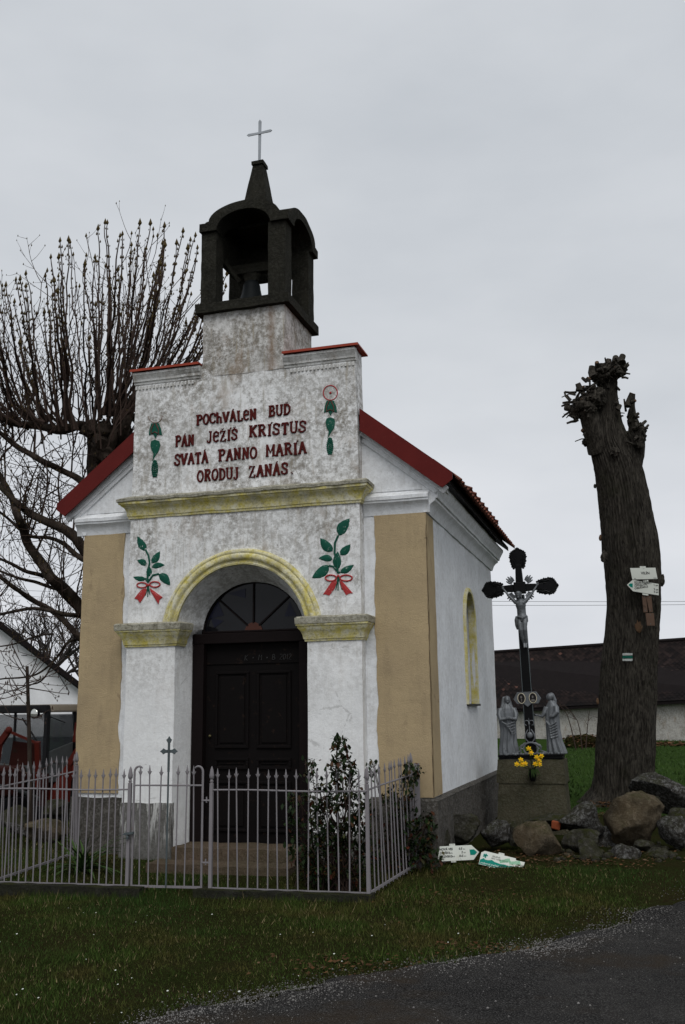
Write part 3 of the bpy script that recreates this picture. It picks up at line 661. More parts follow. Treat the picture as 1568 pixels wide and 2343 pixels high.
for (p, q, r_) in (((-.55, 2.60), (-.43, 2.80), (-.36, 2.64)), ((-.47, 2.50), (-.52, 2.62), (-.36, 2.58)), ((-.1, 2.93), (-.32, 2.88), (-.1, 2.82)), ((.5, 2.6), (.42, 2.76), (.36, 2.6))):
    m2 = MB().prism([p, q, r_], .3865, .3915); m2.build('blue_pane', m_blue, lunette)
# chalk mark on the door: strokes
def stroke_text(txt, glyphs, x, z, h, rad, y, mat, parent, name, adv=.82, slant=0, ry=None, flatk=1.0, wave=0):
    objs = []
    for ch_ in txt:
        if ch_ == ' ': x += h*adv*.8; continue
        G_ = glyphs[ch_]; wd_ = G_[0]; mb = MB(); zz = z
        for st in G_[1:]:
            pts = [(x+(a*h)+slant*b_*h, y, zz+b_*h) for a, b_ in st]
            rr = rad[0] if len(st) > 2 or True else rad[0]
            mb.tube(pts, rr, 6)
        objs.append((mb, x, wd_)); x += (wd_+.22)*h*adv
        if parent is not None: mb.build(name, mat, parent)
    return x
def arc(cx, cy, rx, ry, a0, a1, n=8): return [(cx+rx*math.cos(math.radians(a0+(a1-a0)*i/n)), cy+ry*math.sin(math.radians(a0+(a1-a0)*i/n))) for i in range(n+1)]
hand = {'K': (.55, [(0,0),(0,1)], [(.5,1),(0,.5),(.55,0)]), '+': (.3, [(.15,.3),(.15,.6)], [(0,.45),(.3,.45)]), 'M': (.6, [(0,0),(.05,1),(.3,.5),(.55,1),(.6,0)]),
 'B': (.5, [(0,0),(0,1)]+arc(.1,.75,.3,.25,90,-90)+arc(.1,.25,.4,.25,90,-90)), '2': (.5, arc(.22,.75,.22,.25,150,-40)+[(0,0),(.5,0)]), '0': (.45, arc(.22,.5,.22,.5,0,360,12)), '1': (.25, [(0,.7),(.2,1),(.2,0)])}
stroke_text('K + M + B 2012', hand, -.10, 2.135, .058, (.0028,), .381, m_chalk, door, 'chalk_mark', .95, .12)
MB().box((-.55, .372, 2.10), (.55, .384, 2.115)).build('door_rail', m_wood, door)
# steps
mb = rough_box((-.68, -.14, .02), (.68, .33, .235), .07, .010, 6); mb.build('step', m_slab, ch, 50)
mb = rough_box((-.80, -.46, .0), (.72, -.145, .12), .07, .014, 6); mb.build('step', m_slab, ch, 50)
# niche window trim
mb = MB(); pr = [(-.004, -.01), (-.004, .028), (.02, .036), (.045, .026), (.06, -.01)]; k = len(pr)
PT = [(wy0, wz0+(wzs-wz0)*i/10, -1, 0) for i in range(10)]+[(wcy-(wy1-wy0)/2*math.cos(PI*i/20), wzs+.36*math.sin(PI*i/20), -math.cos(PI*i/20), math.sin(PI*i/20)) for i in range(21)]+[(wy1, wzs-(wzs-wz0)*i/10, 1, 0) for i in range(1, 11)]
for (a, z, na, nz_) in PT:
    for r_, o_ in pr: mb.v.append(Vector((W+o_, a+na*r_, z+nz_*r_)))
for i in range(len(PT)-1):
    for j in range(k-1): mb.f.append((i*k+j, i*k+j+1, (i+1)*k+j+1, (i+1)*k+j))
mb.jit(6, .004); wtrim = mb.build('niche_trim', m_yel2, ch, 50)
mb = MB(); n0 = 0
for (a, z, na, nz_) in PT: mb.v.append(Vector((W-.001, a-na*.002, z-nz_*.002))); mb.v.append(Vector((W-.06, a-na*.006, z-nz_*.006)))
for i in range(len(PT)-1): mb.f.append((2*i, 2*i+2, 2*i+3, 2*i+1))
mb.build('niche_inner_trim', m_yel2, wtrim)
MB().box((W-.2, wy0-.02, wz0-.02), (W+.05, wy1+.03, wz0+.006)).build('niche_sill', m_sill, wtrim)
MB().prism([(a, z) for a, z, _, _ in PT], 0, 1, lambda a, y, b_: (W-.21-.01*y, a, b_)).build('niche_back', m_glass, wtrim)
# attic wall with inscription
b = rough_box((-1.338, .0, 3.94), (1.332, .26, 5.44), .055, .005, 3)
for q in b.v: q.x *= 1-.012*(q.z-3.94)/1.5
b.build('attic_wall', m_front, ch, 50)
cp = [(-.02, 5.30), (.012, 5.30), (.016, 5.325), (.03, 5.33), (.034, 5.36), (.05, 5.375), (.056, 5.40), (.062, 5.405), (.062, 5.43), (-.02, 5.44)]
m_grey = plaster('moulding_grey', (.74, .74, .72), .55, None, None, .9).m
for s_, xa_, xb_ in ((-1, -1.345, -.50), (1, .50, 1.335)):
    path = [(xa_+.004, 0), (xb_, 0)] if s_ < 0 else [(xa_, 0), (xb_-.008, 0)]
    mb = band(MB(), subd(path), cp); mb.jit(6, .004); mb.build('attic_moulding', m_grey, ch, 40)
    mb = MB(); mb.box((min(xa_, xb_)-(.02 if s_ < 0 else -.0), -.085, 5.452), (max(xa_, xb_)+(.035 if s_ > 0 else 0), .33, 5.468)); mb.box((min(xa_, xb_)-(.022 if s_ < 0 else -.0), -.089, 5.44), (max(xa_, xb_)+(.037 if s_ > 0 else 0), -.085, 5.4675)); mb.build('coping_sheet', m_red2, ch)
    for i in range(17):
        x = (.585+i*.0445) if s_ > 0 else (-1.315+i*.0445)
        if i == 0 or s_*i > 900: pass
        if i == 0:
            d0 = MB().box((-.011, -.016, -.022), (.011, .004, .022)).build('dentil', m_grey, ch, bevel=.003, local=True); dd = d0
        else: dd = d0.copy(); COL.objects.link(dd)
        dd.location = (x, .0, 5.262+.002*noise.noise(Vector((x*30, 0, 0)))); dd.rotation_euler = (0, random.uniform(-.08, .08), 0)
# inscription letters: slab-serif stroke glyphs, one object each
def sf(p, w_=.16): return [(p[0]-w_/2, p[1]), (p[0]+w_/2, p[1])]
AC = [(.30, 1.08), (.40, 1.22)]
GL = {
 'P': (.6, [(.15,0),(.15,1)], [(.15,1),(.42,1),(.55,.88),(.55,.66),(.42,.52),(.15,.52)], sf((.15,0),.28), sf((.08,1),.2), [(.06,.52),(.2,.52)]),
 'O': (.6, arc(.3,.5,.26,.5,0,360,14), [(.0,.5),(.1,.5)], [(.5,.5),(.6,.5)]),
 'C': (.6, [(.55,.78),(.5,.93),(.3,1),(.1,.88),(.04,.5),(.1,.12),(.3,0),(.5,.08),(.56,.24)], [(.55,.68),(.55,.9)], [(-.03,.5),(.1,.5)]),
 'h': (.6, [(.13,0),(.13,1)], [(.13,.45),(.3,.6),(.46,.5),(.48,.0)], sf((.13,0),.24), sf((.48,0),.22), sf((.08,1),.2)),
 'V': (.62, [(.05,1),(.3,0)], [(.57,1),(.3,0)], sf((.06,1),.26), sf((.56,1),.26)),
 'A': (.64, [(.08,0),(.32,1)], [(.56,0),(.32,1)], [(.17,.36),(.48,.36)], sf((.08,0),.24), sf((.56,0),.24), sf((.3,1),.16)),
 'L': (.56, [(.15,1),(.15,0)], [(.05,0),(.5,0),(.52,.25)], sf((.15,1),.28), [(.06,.5),(.24,.5)]),
 'e': (.56, [(.06,.52),(.5,.56),(.47,.86),(.28,1),(.09,.84),(.04,.5),(.1,.14),(.3,0),(.52,.16)]),
 'N': (.64, [(.12,0),(.12,1)], [(.12,1),(.52,0)], [(.52,0),(.52,1)], sf((.12,0),.26), sf((.52,1),.26), sf((.08,1),.16), [(.03,.5),(.2,.5)], [(.44,.5),(.62,.5)]),
 'B': (.6, [(.13,0),(.13,1)], [(.13,1),(.42,.98),(.5,.76),(.4,.54),(.13,.52)], [(.4,.52),(.54,.34),(.5,.06),(.13,0)], sf((.08,1),.18), sf((.08,0),.18)),
 'U': (.62, [(.1,1),(.1,.25),(.2,.03),(.42,.03),(.52,.25),(.52,1)], sf((.1,1),.24), sf((.52,1),.24), [(.03,.5),(.17,.5)]),
 'D': (.6, [(.13,0),(.13,1)], [(.13,1),(.4,.95),(.55,.7),(.55,.3),(.4,.05),(.13,0)], sf((.08,1),.18), sf((.08,0),.18)),
 'j': (.5, [(.33,1),(.33,.12),(.22,-.06),(.06,.02),(.05,.16)], sf((.31,1),.28), [(.25,.5),(.42,.5)]),
 'Z': (.6, [(.08,.8),(.1,1),(.52,1),(.08,0),(.52,0),(.55,.22)], [(.18,.5),(.45,.5)]),
 'I': (.34, [(.17,0),(.17,1)], sf((.17,0),.28), sf((.17,1),.28), [(.08,.5),(.26,.5)]),
 'S': (.58, [(.5,.78),(.46,.93),(.28,1),(.1,.9),(.09,.68),(.28,.53),(.48,.38),(.5,.14),(.3,0),(.1,.06),(.05,.24)], [(.05,.1),(.05,.3)], [(.5,.7),(.5,.92)]),
 'K': (.64, [(.13,0),(.13,1)], [(.54,1),(.13,.48)], [(.25,.6),(.54,0)], sf((.13,0),.26), sf((.13,1),.26), sf((.54,1),.22), sf((.54,0),.22)),
 'R': (.64, [(.13,0),(.13,1)], [(.13,1),(.42,.98),(.52,.78),(.42,.56),(.13,.52)], [(.32,.52),(.54,0)], sf((.13,0),.26), sf((.56,0),.2), sf((.08,1),.18)),
 'T': (.58, [(.29,0),(.29,1)], [(.04,.82),(.05,1),(.53,1),(.54,.82)], sf((.29,0),.28), [(.19,.5),(.39,.5)]),
 'M': (.74, [(.1,0),(.1,1)], [(.1,1),(.37,.3),(.64,1)], [(.64,1),(.64,0)], sf((.1,0),.24), sf((.64,0),.24), sf((.08,1),.14), sf((.66,1),.14)),
 '.': (.2, [(.08,.0),(.14,.06)]),
}
X_ = lambda u: (u-736)*.002005
words = [('POChVALeN', 462, 822, 4.752, .112, {5: 'a'}), ('BUD', 895, 1018, 4.764, .115, {2: 'v'}), ('PAN', 335, 448, 4.523, .118, {1: 'a'}), ('jeZIS', 528, 712, 4.535, .118, {2: 'v', 3: 'a', 4: 'v'}),
 ('KRISTUS', 780, 1112, 4.549, .122, {2: 'a'}), ('SVATA', 332, 536, 4.305, .122, {4: 'a'}), ('PANNO', 600, 826, 4.308, .122, {}), ('MARIA', 880, 1112, 4.312, .122, {3: 'a'}),
 ('ORODUj', 473, 722, 4.095, .122, {}), ('ZANAS', 780, 1006, 4.095, .122, {3: 'a'}), ('.', 1024, 1036, 4.095, .12, {})]
for (txt, u0, u1, z0, h, acc) in words:
    x0, x1 = X_(u0), X_(u1); tot = sum(GL[c_][0] for c_ in txt); gap = .10 if len(txt) > 1 else 0
    sc_ = (x1-x0)/(tot+gap*(len(txt)-1)) if len(txt) > 1 else .115; x = x0
    for i, c_ in enumerate(txt):
        mb = MB(); jz = random.uniform(-.004, .004); tl = random.uniform(-.03, .03)
        def mp_(a, b_): return (x+a*sc_+tl*b_*h, -.004, z0+jz+b_*h)
        for st in GL[c_][1:]:
            ser = len(st) == 2 and abs(st[0][1]-st[1][1]) < 1e-6
            mb.tube([mp_(a, b_) for a, b_ in st], .0098 if ser else (.0146 if len(st) == 2 else .0124), 6)
        if acc.get(i) == 'a': mb.tube([mp_(.26, 1.10), mp_(.38, 1.24)], .006, 6)
        if acc.get(i) == 'v': mb.tube([mp_(.18, 1.24), mp_(.28, 1.12), mp_(.40, 1.24)], .005, 6)
        mb.v = [q+nvec(q, 55, .0046) for q in mb.v]
        mb.build('letter', m_letter, ch, 60); x += (GL[c_][0]+gap)*sc_
# painted relief ornament
def F2(u, v): return ony((450+u/1.568)/1.6531, (1350+v/1.568)/1.6531, 0)
def F3(u, v): return ony((200+u/1.742)/1.6531, (1900+v/1.742)/1.6531, 0)
def F4(u, v): return ony((1000+u/1.568)/1.6531, (1900+v/1.568)/1.6531, 0)
def relief_leaf(base, tip, wd, parent, mat, name='leaf', curl=.08):
    b_, t_ = Vector(base), Vector(tip); L = (t_-b_).length; d = (t_-b_)/L; n_ = Vector((0,-1,0)); s_ = d.cross(n_).normalized(); mb = MB(); R_ = 8; k = 5
    for i in range(R_+1):
        t = i/R_; hw = wd*.72*math.sin(PI*min(1, t**.75)*.98+.03)**.8 if 0 < t < 1 else .001
        c_ = b_+d*L*t+s_*curl*L*math.sin(t*PI)*.5
        for j in range(k):
            q = j/(k-1)*2-1; dep = .004+.010*(1-abs(q)**2)*math.sin(PI*t) - (.006 if j == 2 else 0)*math.sin(PI*t) + (.004*math.sin(t*30+q*3)*(1-abs(q)))
            if j in (0, k-1): dep = -.002
            mb.v.append(c_+s_*hw*q+n_*dep)
    for i in range(R_):
        for j in range(k-1): a = i*k+j; mb.f.append((a, a+1, a+k+1, a+k))
    return mb.build(name, mat, parent, True)
def ribbon(poly, parent, mat, name):
    mb = MB(); n_ = len(poly); c_ = sum((Vector(p) for p in poly), Vector())/n_
    vs = [Vector(p)+Vector((0, .003, 0)) for p in poly]+[Vector(p)+Vector((0, -.008, 0)) for p in poly]+[c_+Vector((0, -.014, 0))]
    fs = [(i, (i+1) % n_, n_+(i+1) % n_, n_+i) for i in range(n_)]+[(n_+i, n_+(i+1) % n_, 2*n_) for i in range(n_)]
    mb.add(vs, fs); mb.v = [q+nvec(q, 40, .002) for q in mb.v]; return mb.build(name, mat, parent)
def sprig(F, leaves, stems, knot, loops, tails, tailg):
    mb = MB()
    for st in stems: mb.tube([F(*p)+Vector((0, -.003, 0)) for p in st], .012, 6)
    sp = mb.build('sprig', m_green, ch, True)
    for (bu, bv, tu, tv, wd) in leaves: relief_leaf(F(bu, bv), F(tu, tv), wd, sp, m_green, 'leaf', random.choice((-.1, .1)))
    for (u0, v0, u1, v1) in loops:
        cu, cv = (u0+u1)/2, (v0+v1)/2; mb = MB(); mb.tube([F(cu+(u1-u0)/2*math.cos(a), cv+(v1-v0)/2*math.sin(a))+Vector((0, -.006, 0)) for a in np.linspace(0, 2*PI, 15)], .0085, 6); mb.build('bow_loop', m_bow, sp, True)
    MB().ball(F(*knot)+Vector((0, -.006, 0)), (.016, .012, .014)).build('bow_knot', m_bow, sp, True)
    for t in tails: ribbon([F(*p) for p in t], sp, m_bow, 'bow_tail')
    mb = MB()
    for p in tailg: mb.tube([F(*knot)+Vector((0, -.002, 0)), F(*p)+Vector((0, -.002, 0))], [.008, .006], 6)
    mb.build('stem_end', m_green, sp)
sprig(F3, [(620,320,558,222,.085),(650,400,708,320,.075),(622,412,555,380,.065),(652,425,738,412,.055),(632,490,632,415,.06),(615,505,528,490,.05),(700,470,772,545,.075)],
      [[(628,530),(625,470),(640,400),(632,350),(612,310)],[(632,520),(660,480),(700,470)],[(628,525),(612,500)]], (630,545),
      [(556,528,622,562),(640,522,708,558)], [[(612,562),(585,575),(538,632),(560,640),(576,662),(610,610),(622,580)],[(640,562),(662,580),(724,624),(705,640),(697,670),(660,610),(645,585)]], [(612,610),(626,622),(640,606)])
sprig(F4, [(440,195,508,95,.10),(405,290,333,212,.075),(450,310,512,248,.07),(405,337,322,330,.055),(437,395,437,290,.072),(385,375,283,447,.085),(450,415,532,370,.06)],
      [[(437,420),(432,350),(418,300),(420,240),(440,195)],[(430,405),(410,380),(385,375)],[(438,418),(450,413)]], (440,437),
      [(363,430,430,466),(450,430,523,466)], [[(425,450),(400,470),(350,545),(368,545),(387,553),(418,510),(432,475)],[(450,450),(470,475),(526,538),(505,540),(487,550),(462,510),(448,475)]], [(425,520),(438,522),(462,518)])
def drop(cu, v0, ringmat, dot):
    u = cu; dv = v0
    mb = MB(); a0, a1 = (0, 360) if dot else (5, 175)
    mb.tube([F2(u+42*math.cos(math.radians(a)), dv+44*math.sin(math.radians(a)))+Vector((0, -.002, 0)) for a in np.linspace(a0, a1, 20)], .0062, 5)
    o = mb.build('pendant_ornament', ringmat, ch, True)
    if dot: MB().ball(F2(u, dv)+Vector((0, -.003, 0)), (.014, .008, .014)).build('rosette_dot', m_bow, o, True)
    P_ = [(u-22,dv+48),(u+22,dv+48),(u+36,dv+85),(u+40,dv+118),(u+14,dv+112),(u+2,dv+136),(u-12,dv+112),(u-38,dv+118),(u-34,dv+85)]
    ribbon([F2(*p) for p in P_], o, m_green, 'calyx')
    mb = MB()
    for s_ in (-1, 1): mb.tube([F2(u+s_*6, dv+50)+Vector((0,-.014,0)), F2(u+s_*22, dv+85)+Vector((0,-.014,0)), F2(u+s_*22, dv+112)+Vector((0,-.012,0)), F2(u, dv+100)+Vector((0,-.014,0))], .005, 5)
    mb.build('calyx_rib', m_brown, o)
    P_ = [(u-22,dv+152),(u,dv+145),(u+24,dv+154),(u+30,dv+178),(u+22,dv+210),(u+2,dv+240),(u-16,dv+270),(u-6,dv+235),(u-22,dv+205),(u-28,dv+175)]
    ribbon([F2(*p) for p in P_], o, m_green, 'bud_drop')
    mb = MB(); 
    for r_ in range(9):
        hw = 17*math.sin(PI*(r_+1.2)/10.5)+3
        for q in (-1, 0, 1): mb.ball(F2(u-2+q*hw*.7, dv+270+r_*11+(q != 0)*4)+Vector((0, -.005, 0)), (.0145, .010, .012), 7, 5)
    mb.build('cone', m_green, o, True)
drop(1255, 212, m_bow, True); drop(216, 345, paint('faded_ring', (.28, .22, .19), .9, (.5, .48, .45), .8, sc=60), False)
# tower shaft
b = rough_box((-.488, -.004, 5.30), (.50, .95, 6.06), .05, .008, 4); b.build('tower_shaft', m_tower, ch, 50)
# belfry
ty0, ty1 = -.0, .965
b = rough_box((-.562, -.075, 6.055), (.575, 1.01, 6.165), .06, .006, 6); b.build('belfry_slab', m_conc, ch, 50)
for (x0, y0, nx, ny) in ((-.52, -.02, .19, .20), (.31, -.02, .21, .20), (-.52, .79, .19, .20), (.31, .79, .21, .20)):
    rough_box((x0, y0, 6.16), (x0+nx, y0+ny, 7.08), .06, .006, 7).build('belfry_post', m_conc, ch, 50)
def vaultcap():
    zb, zt_, ri, hi, ro, ho = 7.065, 7.165, .335, .21, .44, .215
    arc_ = lambda a, r_, h_: h_*math.sqrt(max(0, 1-(a/r_)**2))
    lo = lambda x, y: zb+max(arc_(x, ri, hi), arc_(y, ri, hi)); hi_ = lambda x, y: zt_+max(arc_(x, ro, ho), arc_(y, ro, ho))
    ax = sorted(set([round(q, 4) for q in list(np.linspace(-.55, .55, 31))+[-ri*math.cos(PI*i/14) for i in range(15)]+[-ro*math.cos(PI*i/14) for i in range(15)]])); n_ = len(ax)
    mb = MB(); cy = .482
    mb.v = [Vector((x+.018, cy+y*.99, lo(x, y))) for y in ax for x in ax]+[Vector((x+.018, cy+y*.99, hi_(x, y))) for y in ax for x in ax]
    K = n_*n_
    for j in range(n_-1):
        for i in range(n_-1): a = j*n_+i; mb.f += [(a, a+n_, a+n_+1, a+1), (K+a, K+a+1, K+a+n_+1, K+a+n_)]
    for i in range(n_-1):
        for a, b_ in ((i, i+1), (K-n_+i+1, K-n_+i), ((i+1)*n_, i*n_), (i*n_+n_-1, (i+1)*n_+n_-1)): mb.f.append((a, b_, K+b_, K+a))
    mb.v = [q+nvec(q, 6, .006) for q in mb.v]; mb.build('belfry_cap', m_conc, ch, 35)
vaultcap()
mb = MB(); grid = rough_box((-.20, .28, 7.22), (.205, .685, 8.12), .07, 0, 5)
for q in grid.v:
    t = (q.z-7.22)/.9; f_ = 1-.70*t; q.x = q.x*f_; q.y = .4825+(q.y-.4825)*f_
grid.v = [q+nvec(q, 6, .005) for q in grid.v]; grid.build('spire', m_conc, ch, 50)
rough_box((-.075, .40, 8.11), (.078, .565, 8.155), .03, .006, 9).build('spire_cap', m_conc, ch, 50)
def blade_bar(mb, p, q, w_, th):  # pointed flat bar in the xz plane
    p, q = Vector(p), Vector(q); d = (q-p).normalized(); s_ = Vector((-d.z, 0, d.x)); P_ = [p+s_*w_/2, p-s_*w_/2, q-d*w_*.8-s_*w_*.62, q, q-d*w_*.8+s_*w_*.62]
    vs = [v+Vector((0, y, 0)) for y in (-th/2, th/2) for v in P_]; n_ = 5
    return mb.add(vs, [tuple(range(n_))[::-1], tuple(range(n_, 2*n_))]+[(i, (i+1) % n_, n_+(i+1) % n_, n_+i) for i in range(n_)])
mb = MB(); blade_bar(mb, (-.002, .482, 8.13), (.004, .482, 8.755), .030, .012); blade_bar(mb, (0, .4715, 8.565), (-.165, .4715, 8.565), .026, .01); blade_bar(mb, (0, .4715, 8.565), (.168, .4715, 8.572), .026, .01); mb.build('spire_cross', m_zinc, ch)

# roof sheets and tiles
def roof_pt(s_, x, y, off=0): return Vector((s_*x, y, 3.93+(2.32-x)*RS+off))
for s_ in (-1, 1):
    mb = MB(); y0, y1 = .06, YB+.12
    a, b_, c_, d_ = roof_pt(s_, 0, y0, -.02), roof_pt(s_, 2.27, y0, -.02), roof_pt(s_, 2.27, y1, -.02), roof_pt(s_, 0, y1, -.02)
    dn = Vector((0, 0, -.06)); vs = [a, b_, c_, d_, a+dn, b_+dn, c_+dn, d_+dn]
    mb.add(vs, [(0,1,2,3),(7,6,5,4),(0,4,5,1),(1,5,6,2),(2,6,7,3),(3,7,4,0)]); mb.build('roof', m_slate, ch)
    # red verge sheet
    xo = 1.345; top = lambda x: 3.93+(2.32-x)*RS+.045; bt = lambda x: top(x)-.235
    P_ = [(xo, top(xo)), (xo, bt(xo)), (2.215, bt(2.215)), (2.325, top(2.325)-.065), (2.325, top(2.325))]; P_ = [(s_*a_, z) for a_, z in P_]
    if s_ > 0: P_ = P_[::-1]
    mb = MB(); mb.prism(P_[::-1], .030, .045); fb = mb.build('verge_sheet', m_red, ch)
    MB().bar((s_*xo, .028, bt(xo)+.006), (s_*2.205, .028, bt(2.205)+.006), .022, .016).build('verge_rib', m_red, fb)
    MB().bar((s_*xo, .16, top(xo)+.004), (s_*2.325, .16, top(2.325)+.004), .26, .008).build('verge_top', m_red, fb)
# one tile: a curved plate
def tile_mesh():
    mb = MB(); w_, L = .172, .38; n_ = 8
    for j, t in enumerate((0, 1)):
        for i in range(n_+1):
            q = i/n_; yy = (q-.5)*w_; zz = .022*math.sin(PI*min(1, q/.62)) if q < .62 else -.004
            mb.v.append(Vector((-t*L, yy, zz+.012*(1-t)))); 
    for i in range(n_): mb.f.append((i, i+1, n_+1+i+1, n_+1+i))
    k = len(mb.v)
    for i in range(n_+1): mb.v.append(mb.v[i]-Vector((0, 0, .013)))
    for i in range(n_+1): mb.v.append(mb.v[n_+1+i]-Vector((0, 0, .013)))
    for i in range(n_): mb.f.append((i+1, i, k+i, k+i+1)); mb.f.append((k+i, k+n_+1+i, k+n_+2+i, k+i+1))
    return mb
roof_ang = math.atan(RS); t0 = tile_mesh(); tile0 = None
ny_ = 28
for row in range(2):
    for i in range(ny_):
        y = .30+i*.168; x = 2.365-row*.27
        if tile0 is None: tile0 = t0.build('roof_tile', m_tile, ch, 60, local=True); o = tile0
        else: o = tile0.copy(); COL.objects.link(o)
        o.location = roof_pt(1, x, y, .03+.004*random.random()); o.rotation_euler = (random.gauss(0, .03), roof_ang+random.gauss(.02, .02), random.gauss(0, .015))
for s_, r0 in ((1, 2), (-1, 0)):
    V = []; T = []
    for row in range(r0, 9):
        for i in range(ny_):
            y = .30+i*.168; x = 2.365-row*.27; R3 = Matrix.Rotation(roof_ang+.02, 3, 'Y'); n0 = len(V)
            for q in t0.v:
                p = R3@q; V.append(tuple(roof_pt(1, x, y, .03)+p))
            T += [tuple(n0+k for k in f) for f in t0.f]
    V = [(s_*a, b_, c_) for a, b_, c_ in V]; o = np_mesh('roof_tiles', V, T, m_tilem, ch, 'stuff')
mb = MB(); mb.tube([(0, y, 3.93+2.32*RS+.02) for y in np.linspace(.5, YB+.1, 20)], .09, 8); mb.build('ridge_tiles', m_tilem, ch)
# raised row of bedded tiles low on the slope
A1, A2 = onx(1070, 1138, 2.12), onx(1133, 1192, 2.12)
zz0 = roof_pt(1, 2.12, 0).z
mb = MB(); mb.box((1.80, A1.y, zz0-.1), (2.10, A2.y, zz0+.17)); mb.xf(Matrix.Identity(4)); mb.jit(5, .02); mb.build('mortar_bed', m_barn, ch)
for i in range(8):
    o = tile0.copy(); COL.objects.link(o); y = A1.y+.06+(A2.y-A1.y)*i/7.4; o.location = (2.17, y, zz0+.185); o.rotation_euler = (random.gauss(0, .04), .42+random.gauss(0, .03), 0)
MB().box((-.34, .84, 6.78), (.33, .90, 7.27)).box((-.42, .17, 6.80), (-.37, .80, 7.26)).build('added_infill_board', m_conc, ch)  # added infill boards: block the sky behind so the belfry stays dark inside
# bell
bell = thing('bell', (.0, .48, 6.30), 'dark bronze bell hanging inside the stone belfry', 'bell')
bx_ = -.09
MB().lathe((bx_, .48, 6.30), [(.185,0),(.178,.02),(.150,.07),(.122,.14),(.108,.21),(.10,.27),(.08,.31),(.04,.33)], 22).build('bell_body', m_bell, bell, True)
MB().tube([(bx_, .48, 6.31), (bx_, .48, 6.50)], .012).ball((bx_, .48, 6.31), .032).build('clapper', m_bell, bell)
MB().box((bx_-.08, .44, 6.62), (bx_+.08, .52, 6.72)).bar((-.36, .48, 6.78), (.34, .48, 6.78), .09, .12).bar((bx_-.05,.48,6.64),(bx_-.12,.48,6.78),.04,.05).bar((bx_+.05,.48,6.64),(bx_+.12,.48,6.78),.04,.05).build('yoke', m_conc, bell, bevel=.006)
MB().bar((bx_-.14, .44, 6.62), (-.44, .30, 6.95), .03, .05).build('bell_lever', m_conc, bell)

# ------------------------------------------------------------------ iron fence, kerbs and gate
def gz(x, y): return ground_z(x, y)
def kerb(a, b_, w_, h, nm='kerb'):
    a, b_ = Vector((*a, 0)), Vector((*b_, 0)); L = (b_-a).length; mb = rough_box((0, -w_/2, -.16), (L, w_/2, h), .06, .010, 7); an = math.atan2(b_.y-a.y, b_.x-a.x)
    R4 = Matrix.Translation(a)@Matrix.Rotation(an, 4, 'Z'); mb.xf(R4); return mb.build(nm, m_kerb, None, 50)
def picket_mb(h):
    mb = MB(); r_ = .0064; mb.tube([(0,0,.03),(0,0,h-.075)], r_, 6)
    mb.tube([(0,0,h-.085),(0,0,h-.07),(0,0,h-.045),(0,0,h)], [.007,.013,.009,.0015], 6)
    mb.bar((-.004,0,h-.085), (-.019,0,h-.055), .004, .006); mb.bar((.004,0,h-.085), (.019,0,h-.055), .004, .006); return mb
def post_mb(h, w_=.030):
    mb = MB(); mb.box((-w_/2,-w_/2,0),(w_/2,w_/2,h-.15)); mb.lathe((0,0,h-.15), [(.016,0),(.012,.006),(.018,.016),(.012,.028),(.012,.036),(.021,.045),(.023,.07),(.014,.12),(.003,.15)], 10); return mb
proto_p = picket_mb(1.095)
def fence_section(name, a, b_, n_, za, zb, label, posts=(1, 0), margin=.06, railz=.905):
    A3, B3 = Vector((*a, za)), Vector((*b_, zb)); d = (B3-A3); L = d.length; an = math.atan2(d.y, d.x)
    t = thing(name, A3, label, 'fence', 'iron fence sections round the chapel yard', (0, -math.asin(d.z/L), an))
    first = None
    for i in range(n_):
        x = margin+(L-2*margin)*(i/(n_-1)) if n_ > 1 else L/2
        if first is None: o = first = proto_p.build('picket', m_iron, t, True, local=True)
        else: o = first.copy(); COL.objects.link(o); o.parent = t
        o.location = (x, random.gauss(0, .002), random.gauss(0, .005)); o.rotation_euler = (random.gauss(0, .006), random.gauss(0, .010), 0)
    MB().tube([(x, .001, railz+.004*math.sin(x*5)) for x in np.linspace(0, L, 12)], .0085, 6).build('rail', m_iron, t, True, local=True)
    MB().bar((0, .0, .055), (L, .0, .06), .014, .02).build('rail', m_iron, t, local=True)
    for f_, x in zip(posts, (0, L)):
        if f_: o = post_mb(1.135).build('post', m_iron, t, 40, local=True); o.location = (x, 0, -.02)
    return t
FL, FG, FGR, FR = (-1.96, -1.31), (-.57, -1.235), (.215, -1.15), (1.675, -1.105)
fence_section('iron_fence', FL, FG, 18, -.015, -.015, 'lilac-grey iron picket fence section left of the gate', (1, 1))
fence_section('iron_fence', FGR, FR, 15, -.015, -.015, 'lilac-grey iron picket fence section right of the gate, partly overgrown by roses', (1, 1), .075)
fence_section('iron_fence', FR, (1.86, .05), 14, -.01, .075, 'short iron fence section returning to the right corner of the chapel', (0, 0), .05)
fence_section('iron_fence', FL, (-1.86, .0), 14, -.01, .075, 'iron fence section returning to the left corner of the chapel beside the boulders', (0, 1), .06)
ep = thing('fence_post', (1.84, .04, .08), 'flat lilac-grey end post of the fence against the ochre corner', 'post')
MB().box((-.05,-.006,0),(-.012,.012,.98)).lathe((-.031, .003, .98), [(.014,0),(.02,.03),(.018,.06),(.004,.11)], 8).build('post', m_iron, ep, local=True); MB().box((.0,.0,.0),(.055,.008,.99)).build('plate', m_iron, ep, local=True)
gt = thing('iron_gate', (*FG, .0), 'narrow iron gate with curled ends and a tall cross on one bar', 'gate')
gv_ = Vector((FGR[0]-FG[0], FGR[1]-FG[1], 0)); GLn = gv_.length; gt.rotation_euler = (0, 0, math.atan2(gv_.y, gv_.x))
g0, g1 = .04, GLn-.085
